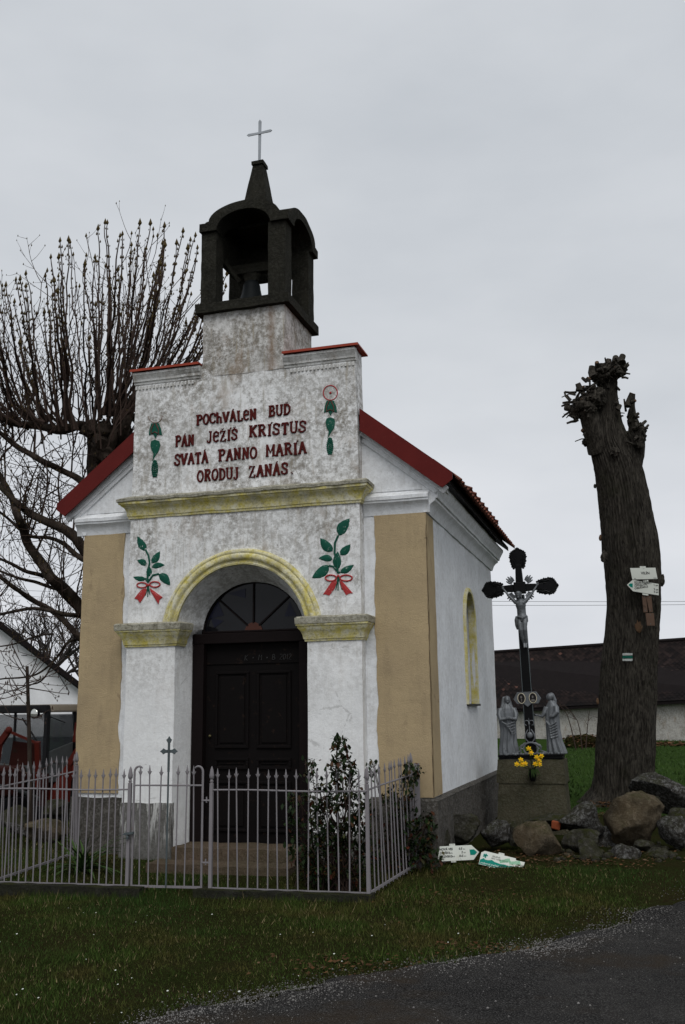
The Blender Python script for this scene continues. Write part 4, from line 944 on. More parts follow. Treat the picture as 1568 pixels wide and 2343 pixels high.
for s_, gx in ((1, g0), (-1, g1)):
    pts = [(gx, 0, .0), (gx, 0, .6), (gx, 0, 1.05)]+[(gx+s_*(.045-.045*math.cos(a)), 0, 1.05+.05*math.sin(a)) for a in np.linspace(.4, 2.4, 6)]
    MB().tube(pts, [.0105]*7+[.009, .006][:len(pts)-7], 6).build('stile', m_iron, gt, True, local=True)
MB().tube([(g0, 0, .93), (g1, 0, .93)], .0085, 6).build('rail', m_iron, gt, local=True); MB().bar((g0, 0, .045), (g1, 0, .045), .012, .02).build('rail', m_iron, gt, local=True)
fp = None
for i in range(7):
    x = g0+.075+(g1-g0-.15)*i/6
    if i == 3:
        mb = MB(); mb.tube([(x, -.004, .04), (x, -.004, 1.33)], .0085, 6); mb.bar((x-.05, -.004, 1.235), (x+.05, -.004, 1.235), .006, .028); mb.bar((x, -.004, 1.05), (x, -.004, 1.33), .006, .022, (1,0,0))
        for dx, dz in ((0, .105), (-.055, 0), (.055, 0)):
            cx, cz = x+dx, 1.235+dz; ux, uz = (0, 1) if dx == 0 else (math.copysign(1, dx), 0); px, pz = -uz, ux
            K = 1.6; P_ = [(cx-ux*.02*K-px*.006*K, cz-uz*.02*K-pz*.006*K), (cx-px*.017*K, cz-pz*.017*K), (cx+ux*.006*K-px*.009*K, cz+uz*.006*K-pz*.009*K), (cx+ux*.020*K, cz+uz*.020*K), (cx+ux*.006*K+px*.009*K, cz+uz*.006*K+pz*.009*K), (cx+px*.017*K, cz+pz*.017*K), (cx-ux*.02*K+px*.006*K, cz-uz*.02*K+pz*.006*K)]
            mb.prism(P_, -.009, .003)
        mb.build('gate_cross', m_ironold, gt, local=True); continue
    if fp is None: o = fp = picket_mb(1.10).build('picket', m_iron, gt, True, local=True)
    else: o = fp.copy(); COL.objects.link(o); o.parent = gt
    o.location = (x, 0, .01+random.gauss(0, .004)); o.rotation_euler = (0, random.gauss(0, .012), 0)
MB().bar((-.03, -.02, .50), (.055, -.02, .51), .03, .022).bar((-.045,-.03,.495),(.05,-.045,.505),.012,.01).lathe((.0,-.03,.455),[(.012,0),(.014,.02),(.01,.035)],8).build('latch', m_ironold, gt, local=True)
for z in (.26, .80): MB().bar((g1, -.004, z), (g1+.085, -.004, z), .018, .012).tube([(g1+.04,-.004,z-.02),(g1+.04,-.004,z+.03)], .007).build('hinge', m_iron, gt, local=True)
for a_, b_, lab in ((( -2.5, -1.37), (-.40, -1.25), 'low mossy concrete kerb under the fence left of the gate'), ((.10, -1.19), (1.72, -1.13), 'low mossy concrete kerb under the fence right of the gate')):
    tag(kerb(a_, b_, .17, .045), lab, 'kerb')

# ------------------------------------------------------------------ stones
def rock(c, r, seed, ncut=7, rot=0, tilt=0, amp=.16, n=30, m=20, cutd=(.62, .9)):
    rd = random.Random(seed); mb = MB(); mb.ball((0,0,0), 1, n, m)
    cuts = [(Vector((rd.gauss(0,1), rd.gauss(0,1), rd.gauss(0,.8))).normalized(), rd.uniform(*cutd)) for _ in range(ncut)]
    out = []
    for q in mb.v:
        p = Vector(q)
        for nn, dd in cuts:
            e = p.dot(nn)-dd
            if e > 0: p = p-nn*e*.93
        o_ = Vector((seed*3.1, seed*1.7, 0)); p = p*(1+amp*noise.noise(p*1.6+o_)+amp*.4*noise.noise(p*5+o_)+amp*.22*noise.noise(p*13+o_))
        out.append(p)
    R3 = Matrix.Rotation(rot, 3, 'Z')@Matrix.Rotation(tilt, 3, 'Y')
    mb.v = [Vector(c)+R3@Vector((p.x*r[0], p.y*r[1], p.z*r[2])) for p in out]
    return mb
def stone(u, v, D, hu, hv, dep, seed, mat, label, name='boulder', **k):
    k.setdefault('ncut', 11); k.setdefault('cutd', (.48, .82)); hu *= 1.06; hv *= 1.06
    c = ond(u, v, D); s_ = D/CF
    mb = rock(c, (hu*s_*1.06, dep, hv*s_*1.06), seed, rot=YAW+k.pop('rot', 0), **k)
    o = mb.build(name, mat, None, 42, orig=(c.x, c.y, ground_z(c.x, c.y))); return tag(o, label, 'stone')
stone(1012, 1925, 9.85, 26, 26, .12, 33, m_granm, 'small dark stone at the very corner of the chapel plinth')
stone(1055, 1895, 10.35, 50, 31, .17, 3, m_granm, 'dark mossy boulder lying against the chapel plinth')
stone(1131, 1910, 10.45, 38, 32, .17, 4, m_gran, 'dark boulder with white lichen in front of the pedestal corner')
stone(1238, 1928, 10.1, 58, 42, .22, 15, m_granb, 'flat-faced angular brown stone leaning below the pedestal', ncut=9, cutd=(.5, .8), tilt=.25)
stone(1334, 1872, 10.7, 52, 37, .24, 6, m_gran, 'rounded dark boulder speckled white, right of the pedestal')
stone(1450, 1876, 10.6, 70, 55, .34, 41, m_granb, 'largest pale brown boulder in front of the pollarded trunk', ncut=9, cutd=(.58, .80), amp=.20)
stone(1545, 1826, 12.3, 96, 44, .34, 8, m_gran, 'long dark slab of rock right of the tree foot', tilt=.32, ncut=8)
stone(1498, 1838, 11.4, 20, 14, .08, 9, m_granm, 'small grey stone wedged between large brown boulder and long slab')
stone(1542, 1902, 10.4, 36, 34, .2, 10, m_gran, 'dark angular stone low at the right edge of the stone row')
stone(1330, 1922, 10.25, 54, 24, .22, 11, m_granm, 'flat brown-black stone under the speckled boulder', ncut=8)
stone(1350, 1958, 9.95, 38, 34, .17, 12, m_granm, 'dark moss-stained stone at the foot of the row, left of a lichen stone')
stone(1430, 1965, 9.9, 46, 30, .18, 13, m_gran, 'lichen-spotted stone half sunk below the largest boulder')
stone(1520, 1965, 10.0, 50, 26, .2, 14, m_granm, 'mossy half-buried stone near the road at right')
stone(1178, 1912, 10.5, 20, 28, .12, 15, m_granm, 'narrow dark stone between lichen boulder and angular stone')
stone(1400, 1915, 10.7, 34, 30, .2, 16, m_gran, 'dark stone in the gap below the largest boulder')
stone(1553, 1872, 11.3, 30, 22, .15, 17, m_granm, 'dark stone under the long slab at the frame edge')
stone(1301, 1962, 10.0, 15, 12, .07, 18, m_granb, 'small brown stone at the foot of the angular stone')
stone(1400, 1999, 9.5, 13, 8, .06, 19, m_granb, 'small flat pinkish stone alone in the grass')
stone(1480, 1935, 10.3, 26, 18, .12, 20, m_granm, 'small mossy stone between the largest boulder and the row foot')
stone(1250, 1880, 11.0, 60, 20, .2, 21, m_granm, 'low mossy stone at the foot of the pedestal')
rub = []; 
MBr = MB()
for i in range(90):
    u, v = random.uniform(1270, 1560), random.uniform(1935, 1985); D = (CAM.z-.03)*CF/(v-1618); c = ond(u, v, D); r_ = random.uniform(.015, .05)
    q = rock((c.x, c.y, gz(c.x, c.y)+r_*.3), (r_, r_, r_*.7), 30+i, 4, n=9, m=6); MBr.add(q.v, q.f)
tag(MBr.build('rubble', m_granm, None, 50), kind='stuff')
stone(108, 1895, 11.6, 47, 32, .22, 22, m_granb, 'blocky flat-topped brown boulder behind the left fence', ncut=10, cutd=(.5, .75))
stone(32, 1876, 11.9, 40, 28, .22, 23, m_granm, 'grey rounded boulder at the left edge behind the fence')
stone(128, 1850, 12.3, 34, 20, .2, 24, m_granm, 'mossy boulder behind the blocky one near the chapel wall')
stone(40, 1895, 11.3, 30, 12, .12, 25, m_gran, 'thin tilted slab leaning on the grey boulder at left', tilt=.5)
c = onz(1273, 1886, .34); c = ond(1273, 1888, 10.75)
mb = MB(); mb.box((-.05, -.03, -.045), (.05, .03, .045)); mb.jit(9, .012); mb.xf(Matrix.Translation(c)@Matrix.Rotation(.2, 4, 'Y')); tag(mb.build('clay_fragment', m_clay, None, bevel=.01, orig=c), 'broken orange-red clay fragment beside the pedestal foot', 'clay piece')
litter('leaf_litter', [(2.7, .9, .4, .3), (3.6, .9, .5, .35), (4.2, 1.4, .5, .4), (2.2, -3.1, .35, .16), (2.9, -2.4, .3, .12), (3.45, 4.4, .22, .15), (2.6, .2, .3, .12), (3.1, .6, .35, .12), (2.25, -.9, .4, .25)], 260, .016)
litter('leaf_litter', [tuple(ond(1400, 1830, 13.9).xy)+(.18, .10)], 300, .03, zz=.10)

# ------------------------------------------------------------------ signs
def text_mesh(txt, size, mat, parent, mtx, name='lettering', shear=0, align='LEFT', bold=0.0):
    cu = bpy.data.curves.new(name, 'FONT'); cu.body = txt; cu.size = size; cu.align_x = align; cu.shear = shear; cu.extrude = 0.0004; cu.offset = bold; cu.resolution_u = 2
    tmp = bpy.data.objects.new(name, cu); COL.objects.link(tmp); dg = bpy.context.evaluated_depsgraph_get(); me = bpy.data.meshes.new_from_object(tmp.evaluated_get(dg))
    bpy.data.objects.remove(tmp); o = bpy.data.objects.new(name, me); COL.objects.link(o); me.materials.clear(); me.materials.append(mat); me.transform(mtx); o.parent = parent; return o
def T(x, z, y=-.0035): return Matrix.Translation((x, y, z))@Matrix.Rotation(PI/2, 4, 'X')
def plate(poly, parent, mat, name, y0=-.002, y1=.002): return MB().prism(poly, y0, y1).build(name, mat, parent, local=True)
def tabs(t, xs, z, w_=.045, h=.018):
    for x, s_ in xs:
        plate([(x-w_/2, z if s_ > 0 else z), (x+w_/2, z), (x+w_/2, z+s_*h), (x-w_/2, z+s_*h)] , t, m_sign, 'mounting_tab', .0003, .003)
        for dx in (-.015, .0, .015): MB().tube([(x+dx, -.001, z+s_*h*.5), (x+dx, .0002, z+s_*h*.5)], .003, 6).build('screw_hole', m_ink, t, local=True)
def sign_frame(t, bl, br, tl):
    X = (br-bl).normalized(); Z = (tl-bl); Z = (Z-X*Z.dot(X)).normalized(); Y = Z.cross(X); M_ = Matrix((X, Y, Z)).transposed().to_4x4(); t.location = bl; t.rotation_euler = M_.to_euler()
# arrow sign on the ground, pointing right
p0 = ond(1004, 1972, 9.55)
t = thing('hiking_sign', p0, 'fallen white arrow signpost board with black lettering "NOVÁ VES" pointing right in the grass', 'sign', None, (math.radians(-24), math.radians(-4.5), math.radians(14)))
sign_frame(t, ond(1004, 1971, 9.45), ond(1086.5, 1967, 9.55), ond(1008.5, 1937, 9.53))
plate([(0,0),(.365,0),(.435,.07),(.365,.14),(0,.14)], t, m_sign, 'board')
plate([(.338,.045),(.385,.045),(.415,.07),(.385,.098),(.338,.098)], t, m_sgreen, 'green_arrow', -.0032, -.0021)
for txt, zz, s_, d_ in (('NOVÁ VES', .100, .030, '0.5 km'), ('CHYŠKY (BUS)', .067, .028, '2 km'), ('MILEVSKO (ŽST)', .033, .028, '10.5 km')):
    text_mesh(txt.split('(')[0], s_, m_ink, t, T(.02, zz), shear=.2, bold=.0008)
    if '(' in txt: text_mesh('('+txt.split('(')[1], .016, m_ink, t, T(.118 if 'CHY' in txt else .138, zz))
    text_mesh(d_.split()[0], s_, m_ink, t, T(.262, zz), shear=.2, align='RIGHT', bold=.0008); text_mesh('km', .018, m_ink, t, T(.270, zz), shear=.2)
tabs(t, ((.165, 1), ), .14, .06, .02); tabs(t, ((.155, -1), ), 0, .05, .014)
# sponsor sign lying to the right
p0 = ond(1099, 1983, 9.35)
t = thing('hiking_sign', p0, 'fallen white board with green lower band and green shoe-sole prints, lying tilted', 'sign', None, (math.radians(-38), math.radians(17), math.radians(16)))
sign_frame(t, ond(1095.6, 1977, 9.35), ond(1178, 1996, 9.25), ond(1113, 1951, 9.44))
plate([(0,0),(.405,0),(.42,.13),(.335,.13),(.33,.15),(.03,.155),(.0,.13)], t, m_sign, 'board')
plate([(.004,.004),(.40,.004),(.402,.046),(.36,.046),(.35,.056),(.30,.058),(.28,.05),(.24,.056),(.20,.052),(.14,.06),(.115,.075),(.08,.062),(.05,.062),(.035,.075),(.004,.05)], t, m_sgreen, 'green_band', -.0032, -.0021)
text_mesh('podporují značení turistických tras', .0235, m_wtxt, t, T(.014, .014, -.0038), shear=.15, bold=.0004)
text_mesh('ZELENÁ', .022, m_ink, t, T(.11, .108)); text_mesh('PRO VAŠE CESTY', .021, m_ink, t, T(.105, .084))
mb = MB()
for cx, cz, a0 in ((.235, .095, .5), (.33, .098, .35)):
    for k in range(9):
        q = (k-4)*.012; wd_ = .016 if k < 5 else .020
        c = (cx+q*math.cos(a0), cz+q*math.sin(a0)*.8); mb.bar((c[0]+wd_*math.sin(a0), -.0032, c[1]-wd_*math.cos(a0)), (c[0]-wd_*math.sin(a0), -.0032, c[1]+wd_*math.cos(a0)), .0012, .008, (1,0,0))
mb.build('sole_print', m_lgreen, t, local=True)
plate([(.045+.034*math.cos(a), .104+.034*math.sin(a)) for a in np.linspace(0, 2*PI, 18)[:-1]], t, m_wtxt, 'emblem_disc', -.0030, -.0021)
mb = MB()
for a in (.3, 1.3, 2.4, 3.6, 4.9): mb.bar((.045, -.0036, .103), (.045+.024*math.cos(a), -.0036, .103+.024*math.sin(a)), .001, .014, (1,0,0))
mb.build('emblem_leaves', m_sgreen, t, local=True)
tabs(t, ((.19, 1), ), .152, .055, .022); tabs(t, ((.13, -1), ), 0, .055, .018)

# ------------------------------------------------------------------ pollarded tree
TD = 14.5
prof = [(1423,1862,92),(1424,1840,80),(1426,1815,70),(1428,1780,66),(1430,1740,65),(1433,1680,64),(1436,1600,63),(1440,1520,61),(1446,1440,59),(1449,1390,58),(1448,1340,59),(1446,1290,61),(1441,1240,62),(1434,1190,58),(1427,1140,56),(1419,1090,53.5),(1407,1043,50),(1393,1005,44),(1389,975,37),(1390,945,29),(1389,905,23),(1391,880,21),(1391,855,18),(1392,842,12)]
tp = ond(1423, 1845, TD); gzT = gz(tp.x, tp.y)
tree = thing('pollarded_tree', (tp.x, tp.y, gzT), 'tall bare leaning trunk with all limbs sawn off and trail signs nailed on', 'tree')
def resample(P, n_):
    P = [Vector(p) for p in P]; out = []
    for i in range(len(P)-1):
        p0, p1, p2, p3 = [P[min(max(j, 0), len(P)-1)] for j in (i-1, i, i+1, i+2)]
        for t in np.linspace(0, 1, n_, endpoint=False): out.append(.5*((2*p1)+(p2-p0)*t+(2*p0-5*p1+4*p2-p3)*t*t+(3*p1-p0-3*p2+p3)*t**3))
    out.append(P[-1]); return out
def bark_trunk(pts, rad, na, k, depth, freq, flare=0):
    C4 = resample([(*p, 0) [:3] for p in pts], k); Rr = [v.x for v in resample([(r_, 0, 0) for r_ in rad], k)]
    mb = MB(); m_ = len(C4)
    for i, c in enumerate(C4):
        d = (C4[min(i+1, m_-1)]-C4[max(i-1, 0)]).normalized(); ux = Vector((1,0,0))-d*d.x; ux.normalize(); uy = d.cross(ux)
        for j in range(na):
            a = 2*PI*j/na; dr = ux*math.cos(a)+uy*math.sin(a); s_ = i/m_
            wob = noise.noise(Vector((a*2+3, c.z*.5, 1)))*.5+.3*noise.noise(Vector((math.cos(a)*1.5, math.sin(a)*1.5, c.z*1.2)))
            tw = .35*noise.noise(Vector((c.z*1.4, a*.7, 7)))
            rd = 1-abs(2*(((a+tw*.25)*freq/(2*PI)+.35*noise.noise(Vector((math.cos(a)*5, math.sin(a)*5, c.z*3.2)))) % 1)-1)
            r_ = Rr[i]*(1+.07*wob)+depth*(rd-.5)*(.6+.8*noise.noise(Vector((math.cos(a)*3, math.sin(a)*3, c.z*2.5)))+.3)
            if flare and c.z < pts[0][2]+.55: r_ += flare*(1-(c.z-pts[0][2])/.55)**2*max(0, math.sin(a*5+1))
            mb.v.append(c+dr*r_)
    for i in range(m_-1):
        for j in range(na): mb.f.append((i*na+j, i*na+(j+1) % na, (i+1)*na+(j+1) % na, (i+1)*na+j))
    mb.f.append(tuple((m_-1)*na+j for j in range(na))); return mb
PT_ = [ond(u, v, TD) for u, v, h in prof]; RT = [h*TD/CF for _, _, h in prof]
bark_trunk([tuple(p) for p in PT_], RT, 190, 10, .026, 54, .16).build('trunk', m_bark, tree, 60)
def knob(c, r, seed, parent, mat=m_bark, name='burl'):
    rd = random.Random(seed); mb = MB().ball((0,0,0), 1, 30, 20); out = []
    for q in mb.v:
        o_ = Vector((seed, seed*2, 0)); f_ = 1+.35*noise.noise(q*1.8+o_)+.28*noise.noise(q*4.5+o_)+.12*noise.noise(q*11+o_); out.append(Vector(c)+Vector((q.x*r[0], q.y*r[1], q.z*r[2]))*f_)
    mb.v = out; return mb.build(name, mat, parent, 70)
sx = TD/CF
def limb(pts, radp, parent, name='branch', mat=m_bark, D=TD):
    P_ = resample([ond(u, v, D+dd) for u, v, dd in pts], 5); m_ = len(P_); R_ = np.interp(np.linspace(0, len(pts)-1, m_), range(len(pts)), [r_*D/CF for r_ in radp])
    mb = MB().tube(P_, [r_*(1+.12*noise.noise(p*6)) for r_, p in zip(R_, P_)], 12); mb.v = [q+nvec(q, 9, .01) for q in mb.v]; return mb.build(name, mat, parent, 60)
limb([(1440,1060,0),(1452,1030,-.05),(1456,1000,-.1),(1450,965,-.12),(1447,940,-.12),(1449,915,-.12),(1452,900,-.12)], [30,24,18,12,8,4.5,3], tree)
limb([(1376,1030,-.05),(1360,985,-.1),(1348,950,-.12),(1340,930,-.1)], [30,24,21,18], tree)
knob(ond(1459, 998, TD-.15), (.125, .13, .19), 5, tree); knob(ond(1447, 958, TD-.12), (.07, .08, .13), 6, tree); knob(ond(1340, 930, TD-.1), (.20, .20, .17), 7, tree)
knob(ond(1362, 908, TD-.18), (.15, .15, .15), 8, tree); knob(ond(1400, 848, TD), (.20, .18, .12), 9, tree); knob(ond(1422, 838, TD), (.09, .1, .09), 10, tree); knob(ond(1372, 862, TD-.05), (.10, .12, .13), 11, tree)
knob(ond(1318, 945, TD-.1), (.09, .1, .09), 12, tree); knob(ond(1513, 1327, TD-.05), (.05, .06, .09), 13, tree); knob(ond(1408, 1033, TD-.34), (.065, .05, .065), 14, tree); knob(ond(1384, 1275, TD-.28), (.05, .05, .09), 15, tree)
knob(ond(1340, 1012, TD), (.05, .06, .05), 16, tree); knob(ond(1362, 1112, TD-.05), (.02, .03, .03), 17, tree)
def stubs(lst, D=TD):
    for (u, v, u2, v2, r0, cap) in lst:
        dd = -.15+random.uniform(-.12, .12); a, b_ = ond(u, v, D+dd), ond(u2, v2, D+dd+random.uniform(-.1, .1)); r_ = r0*sx
        mid = a.lerp(b_, .5)+Vector((random.gauss(0, 1), random.gauss(0, 1), random.gauss(0, 1)))*(b_-a).length*.06
        o = MB().tube([a, mid, b_], [r_*1.25, r_, r_*.85], 9).build('stub', m_bark, tree, 60)
        if cap:
            d = (b_-mid).normalized(); MB().tube([b_-d*.004, b_+d*.004], r_*.8, 9).build('cut_face', m_cutwood, o)
# (positions measured on the crown of stubs)
def Z5(x, y): return ((2100+x/4.355)/1.6531, (1330+y/4.355)/1.6531)
def zs(L): return [(*Z5(a, b_), *Z5(c, d), r_, cp) for a, b_, c, d, r_, cp in L]
stubs(zs([(640,420,610,240,8,1),(700,260,690,170,5.5,1),(850,250,825,95,2,0),(880,200,890,120,7,1),(1000,180,1000,90,8,1),(1100,180,1120,60,8,1),(1140,260,1205,180,2,0),(1150,250,1205,215,4,1),(1000,300,1240,365,2,0),(1100,420,1210,438,2.5,0),
 (1010,580,1065,630,3,1),(520,480,455,432,4,1),(540,480,560,430,6,1),(400,640,375,520,7,1),(470,660,460,575,5,1),(350,665,160,655,2.2,0),(340,700,175,670,1.5,0),(160,660,230,800,2,0),(340,715,110,748,1.3,0),(300,830,130,840,3,1),(260,800,200,720,3,1),(240,860,110,895,2.5,0),
 (260,930,165,925,7,1),(240,990,120,1080,2.2,0),(265,1000,190,1085,1.5,0),(350,1080,140,1020,.8,0),(360,1110,330,1140,5,0),(340,1140,200,1175,2.8,1),(560,1350,450,1290,5,1),(500,1330,460,1370,1.5,0),(800,1340,560,1400,1,0),(570,1430,330,1475,1.3,0),(620,1600,560,1550,3,0),(640,1640,580,1600,3,0),
 (1200,900,1265,680,6,1),(1250,830,1325,800,4,1),(1170,980,1140,780,2.2,1),(1190,870,1150,860,3,1),(1310,1060,1375,1015,4,1),(1330,1075,1380,1075,3,1),(1420,1210,1495,1140,4,1),(1390,1200,1490,1260,3,0),(1440,1300,1490,1300,5,1),(1370,1460,1485,1445,4.5,1),(1390,1500,1470,1550,2,0),(1060,1005,1145,1010,1.2,0),(1080,1070,1120,1055,2,0),(1030,950,1075,880,5,1),(1005,850,1025,830,3,0),(1000,800,1060,760,.8,0),
 (900,500,880,600,4,0),(560,700,450,680,4,0),(600,560,640,600,9,1),(920,300,980,270,6,1),(480,760,440,800,6,1),(560,620,520,600,6,1),(420,900,330,960,6,1),(950,1680,1020,1640,8,1)]))
rd_ = random.Random(5)
MBk = MB()
for i in range(150):
    (cu_, cv_, ru, rv_) = rd_.choice([(1335,930,34,28),(1362,905,26,28),(1400,850,34,20),(1457,985,20,38),(1345,915,30,35)]); a = rd_.uniform(0, 6.28); u, v = cu_+ru*math.cos(a)*rd_.random(), cv_+rv_*math.sin(a)*rd_.random()
    p = ond(u, v, TD-.22+rd_.uniform(-.05, .1)); q = p+Vector((rd_.gauss(0, .06), rd_.gauss(-.05, .05), rd_.gauss(.01, .06))); r_ = rd_.uniform(.008, .026); MBk.tube([p, q], [r_*1.2, r_*.8], 7)
MBk.build('stub_tuft', m_bark, tree, 60, )['kind'] = 'stuff'
# branch scars: pale oval wounds
for (u, v, a_, b_) in ((1462, 1432, .055, .10), (1484, 1252, .035, .055), (1489, 1400, .03, .05), (1374, 1230, .03, .05), (1368, 1605, .02, .05)):
    h_ = np.interp(v, [p[1] for p in prof][::-1], [p[2] for p in prof][::-1]); cu_ = np.interp(v, [p[1] for p in prof][::-1], [p[0] for p in prof][::-1]); off = (u-cu_)/h_; dd = math.sqrt(max(.05, 1-min(.97, abs(off))**2))*h_*sx
    c = ond(u, v, TD-dd-.008); M_ = Matrix.Rotation(math.asin(max(-.95, min(.95, off))), 3, 'Z')
    mb = MB().ball((0,0,0), (a_, .02, b_), 14, 8); mb.v = [c+M_@q for q in mb.v]; mb.jit(14, .008); mb.build('branch_scar', m_cutwood, tree, True)
# painted trail mark on the bark
def trunk_surf(u, v, out=.004):
    h_ = np.interp(v, [p[1] for p in prof][::-1], [p[2] for p in prof][::-1]); cu_ = np.interp(v, [p[1] for p in prof][::-1], [p[0] for p in prof][::-1]); off = max(-.95, min(.95, (u-cu_)/h_))
    return ond(u, v, TD-math.sqrt(1-off*off)*h_*sx-out)
for (v0, v1, mt) in ((1494, 1499, m_mark), (1500, 1506, m_markg), (1507, 1512, m_mark)):
    mb = MB(); grid = [[trunk_surf(u, v, .024) for u in np.linspace(1425, 1448, 10)] for v in np.linspace(v0, v1, 3)]
    for r_ in grid: mb.v += r_
    for j in range(2):
        for i in range(9): mb.f.append((j*10+i, j*10+i+1, (j+1)*10+i+1, (j+1)*10+i))
    mb.jit(30, .004); mb.build('trail_mark', mt, tree)
# signs nailed on the trunk
def Z4s(x, y): return ((2340+x/7.81)/1.6531, (2100+y/7.81)/1.6531)
pc = ond(*Z4s(750, 540), TD-.47)
t = thing('trail_sign', pc, 'white name board reading VILÍN on the pollarded trunk', 'sign', None, (0, math.radians(1), YAW-.05))
s7 = (TD-.47)/CF/7.81/1.6531
def L7(x, y): return ((x-750)*s7, -(y-540)*s7)
plate([L7(*q) for q in ((360,372),(1098,362),(1142,695),(408,712))], t, m_sign, 'board')
text_mesh('VILÍN', .052, m_ink, t, T(L7(665,560)[0], L7(0,560)[1]), bold=.0012)
text_mesh('KČT', .012, m_ink, t, T(L7(725,402)[0], L7(0,402)[1])); MB().bar((*L7(460,680)[:1], -.003, L7(0,680)[1]), (L7(515,680)[0], -.003, L7(0,680)[1]), .001, .006, (0,0,1)).bar((L7(1020,672)[0], -.003, L7(0,672)[1]), (L7(1115,672)[0], -.003, L7(0,672)[1]), .001, .006).build('small_print', m_ink, t, local=True)
plate([L7(*q) for q in ((645,318),(820,318),(820,364),(645,368))], t, m_sign, 'mounting_tab'); plate([L7(*q) for q in ((730,330),(742,330),(742,350),(730,350))], t, m_ink, 'screw_hole', -.004, -.0025)
t = thing('trail_sign', pc+Vector((0, .0, 0)), 'white arrow board with green tip and village names pointing left on the pollarded trunk', 'sign', None, (0, math.radians(1), YAW-.05))
plate([L7(*q) for q in ((242,870),(415,725),(1165,845),(1150,1182),(410,1062))], t, m_sign, 'board')
plate([L7(*q) for q in ((283,872),(340,828),(412,832),(405,955),(345,940))], t, m_sgreen, 'green_arrow', -.0034, -.0021)
def T7(x, y, a=-9.2): X, Z = L7(x, y); return Matrix.Translation((X, -.0035, Z))@Matrix.Rotation(math.radians(-a), 4, 'Y')@Matrix.Rotation(PI/2, 4, 'X')
for txt, x, y, h in (('KOZLOVY', 465, 822, 60), ('(ROZC.)', 752, 868, 42), ('DÁLE PO MODRÉ', 468, 868, 38), ('CHVALOV', 460, 935, 60), ('OBDĚNICE', 458, 1010, 60), ('1', 1015, 905, 60), ('3', 1015, 1030, 60), ('6', 1015, 1105, 60), ('km', 1075, 915, 42), ('km', 1075, 1040, 42), ('km', 1075, 1112, 42)):
    text_mesh(txt, h*s7*1.35, m_ink, t, T7(x, y, 9.2), bold=.0009)
plate([L7(*q) for q in ((690,725),(870,725),(870,795),(740,775))], t, m_sign, 'mounting_tab', .001, .004); plate([L7(*q) for q in ((680,1118),(850,1145),(845,1190),(680,1165))], t, m_sign, 'mounting_tab', .001, .004)
for i, (P_, lab) in enumerate(((((660,1180),(770,1190),(800,1675),(680,1680)), 'long weathered brown slat under the arrow board on the trunk'), (((770,1195),(930,1190),(945,1660),(850,1680)), 'split reddish board beside the long slat on the trunk'), (((735,1700),(970,1700),(985,2065),(755,2065)), 'small grey-brown board nailed lowest under the trunk signs'))):
    c = Vector(pc)+Vector((0, .035, 0)); b_ = thing('wooden_board', c, lab, 'board', None, (0, math.radians(1), YAW-.05)); plate([L7(*q) for q in P_], b_, m_board, 'board', -.012, .012)
    cx = sum(q[0] for q in P_)/4
    for yy in (P_[0][1]+50, P_[2][1]-50): X, Zz = L7(cx, yy); MB().tube([(X, -.014, Zz), (X, -.011, Zz)], .006, 8).build('nail', m_ironold, b_, local=True)

# ------------------------------------------------------------------ pedestal, crucifix, statues, daffodils
PX, PY = 2.675, 3.05; PZ = gz(PX, PY)
ped = thing('stone_pedestal', (PX, PY, PZ), 'mossy stepped stone pedestal carrying the iron crucifix', 'pedestal')
mp_ = rough_stone('pedestal_stone', (.085, .080, .048), (.11, .098, .065), (.19, .185, .14), 34, .6, .8)
def tp_box(z0, z1, w0, w1, d0, d1, nm='block'):
    mb = rough_box((-1, -1, 0), (1, 1, 1), .12, 0); 
    for q in mb.v: tt = q.z; q.x *= (w0+(w1-w0)*tt)/2; q.y *= (d0+(d1-d0)*tt)/2; q.z = z0+(z1-z0)*tt
    mb.v = [q+nvec(q, 7, .007) for q in mb.v]; o = mb.build(nm, mp_, ped, 50, local=True); return o
top_z = .945-PZ+.02
tp_box(-.05, .12, .93, .92, .66, .65); tp_box(.121, .56, .85, .79, .60, .555); tp_box(.561, top_z, .835, .80, .575, .545)
LEAN = math.radians(-1.3)
cz0 = PZ+top_z
cr_ = thing('crucifix', (PX-.0, PY-.04, cz0), 'tall black cast-iron wayside crucifix with silver figure and oval portrait plaque', 'crucifix', None, (0, LEAN, 0))
def lb(mb, nm, mat, par=cr_, sm_=False, bev=0): return mb.build(nm, mat, par, sm_, bev, local=True)
lb(MB().box((-.39,-.16,0),(.39,.16,.035)).box((-.40,-.17,.036),(.40,.17,.062)), 'base_plate', m_black, bev=.006)
cdp = 12.0/CF
# pole, tapered with raised edges
mb = MB(); mb.prism([(-.062,.06),(.062,.06),(.052,2.05),(-.052,2.05)], -.03, .03); lb(mb, 'pole', m_black, bev=.005)
for s_ in (-1, 1): lb(MB().bar((s_*.058,-.034,.40),(s_*.048,-.034,2.05),.006,.008), 'pole_edge', m_ironold)
CZc = 2.14
mb = MB(); mb.prism([(-.075,CZc-.075),(.075,CZc-.075),(.075,CZc+.075),(-.075,CZc+.075)], -.04, .04); mb.prism([(-.30,CZc-.036),(-.076,CZc-.048),(-.076,CZc+.048),(-.30,CZc+.036)], -.03, .03); mb.prism([(.076,CZc-.048),(.30,CZc-.036),(.30,CZc+.036),(.076,CZc+.048)], -.03, .03)
mb.prism([(-.048,CZc+.0755),(.048,CZc+.0755),(.038,CZc+.30),(-.038,CZc+.30)], -.03, .03); lb(mb, 'crossbar', m_black, bev=.006)
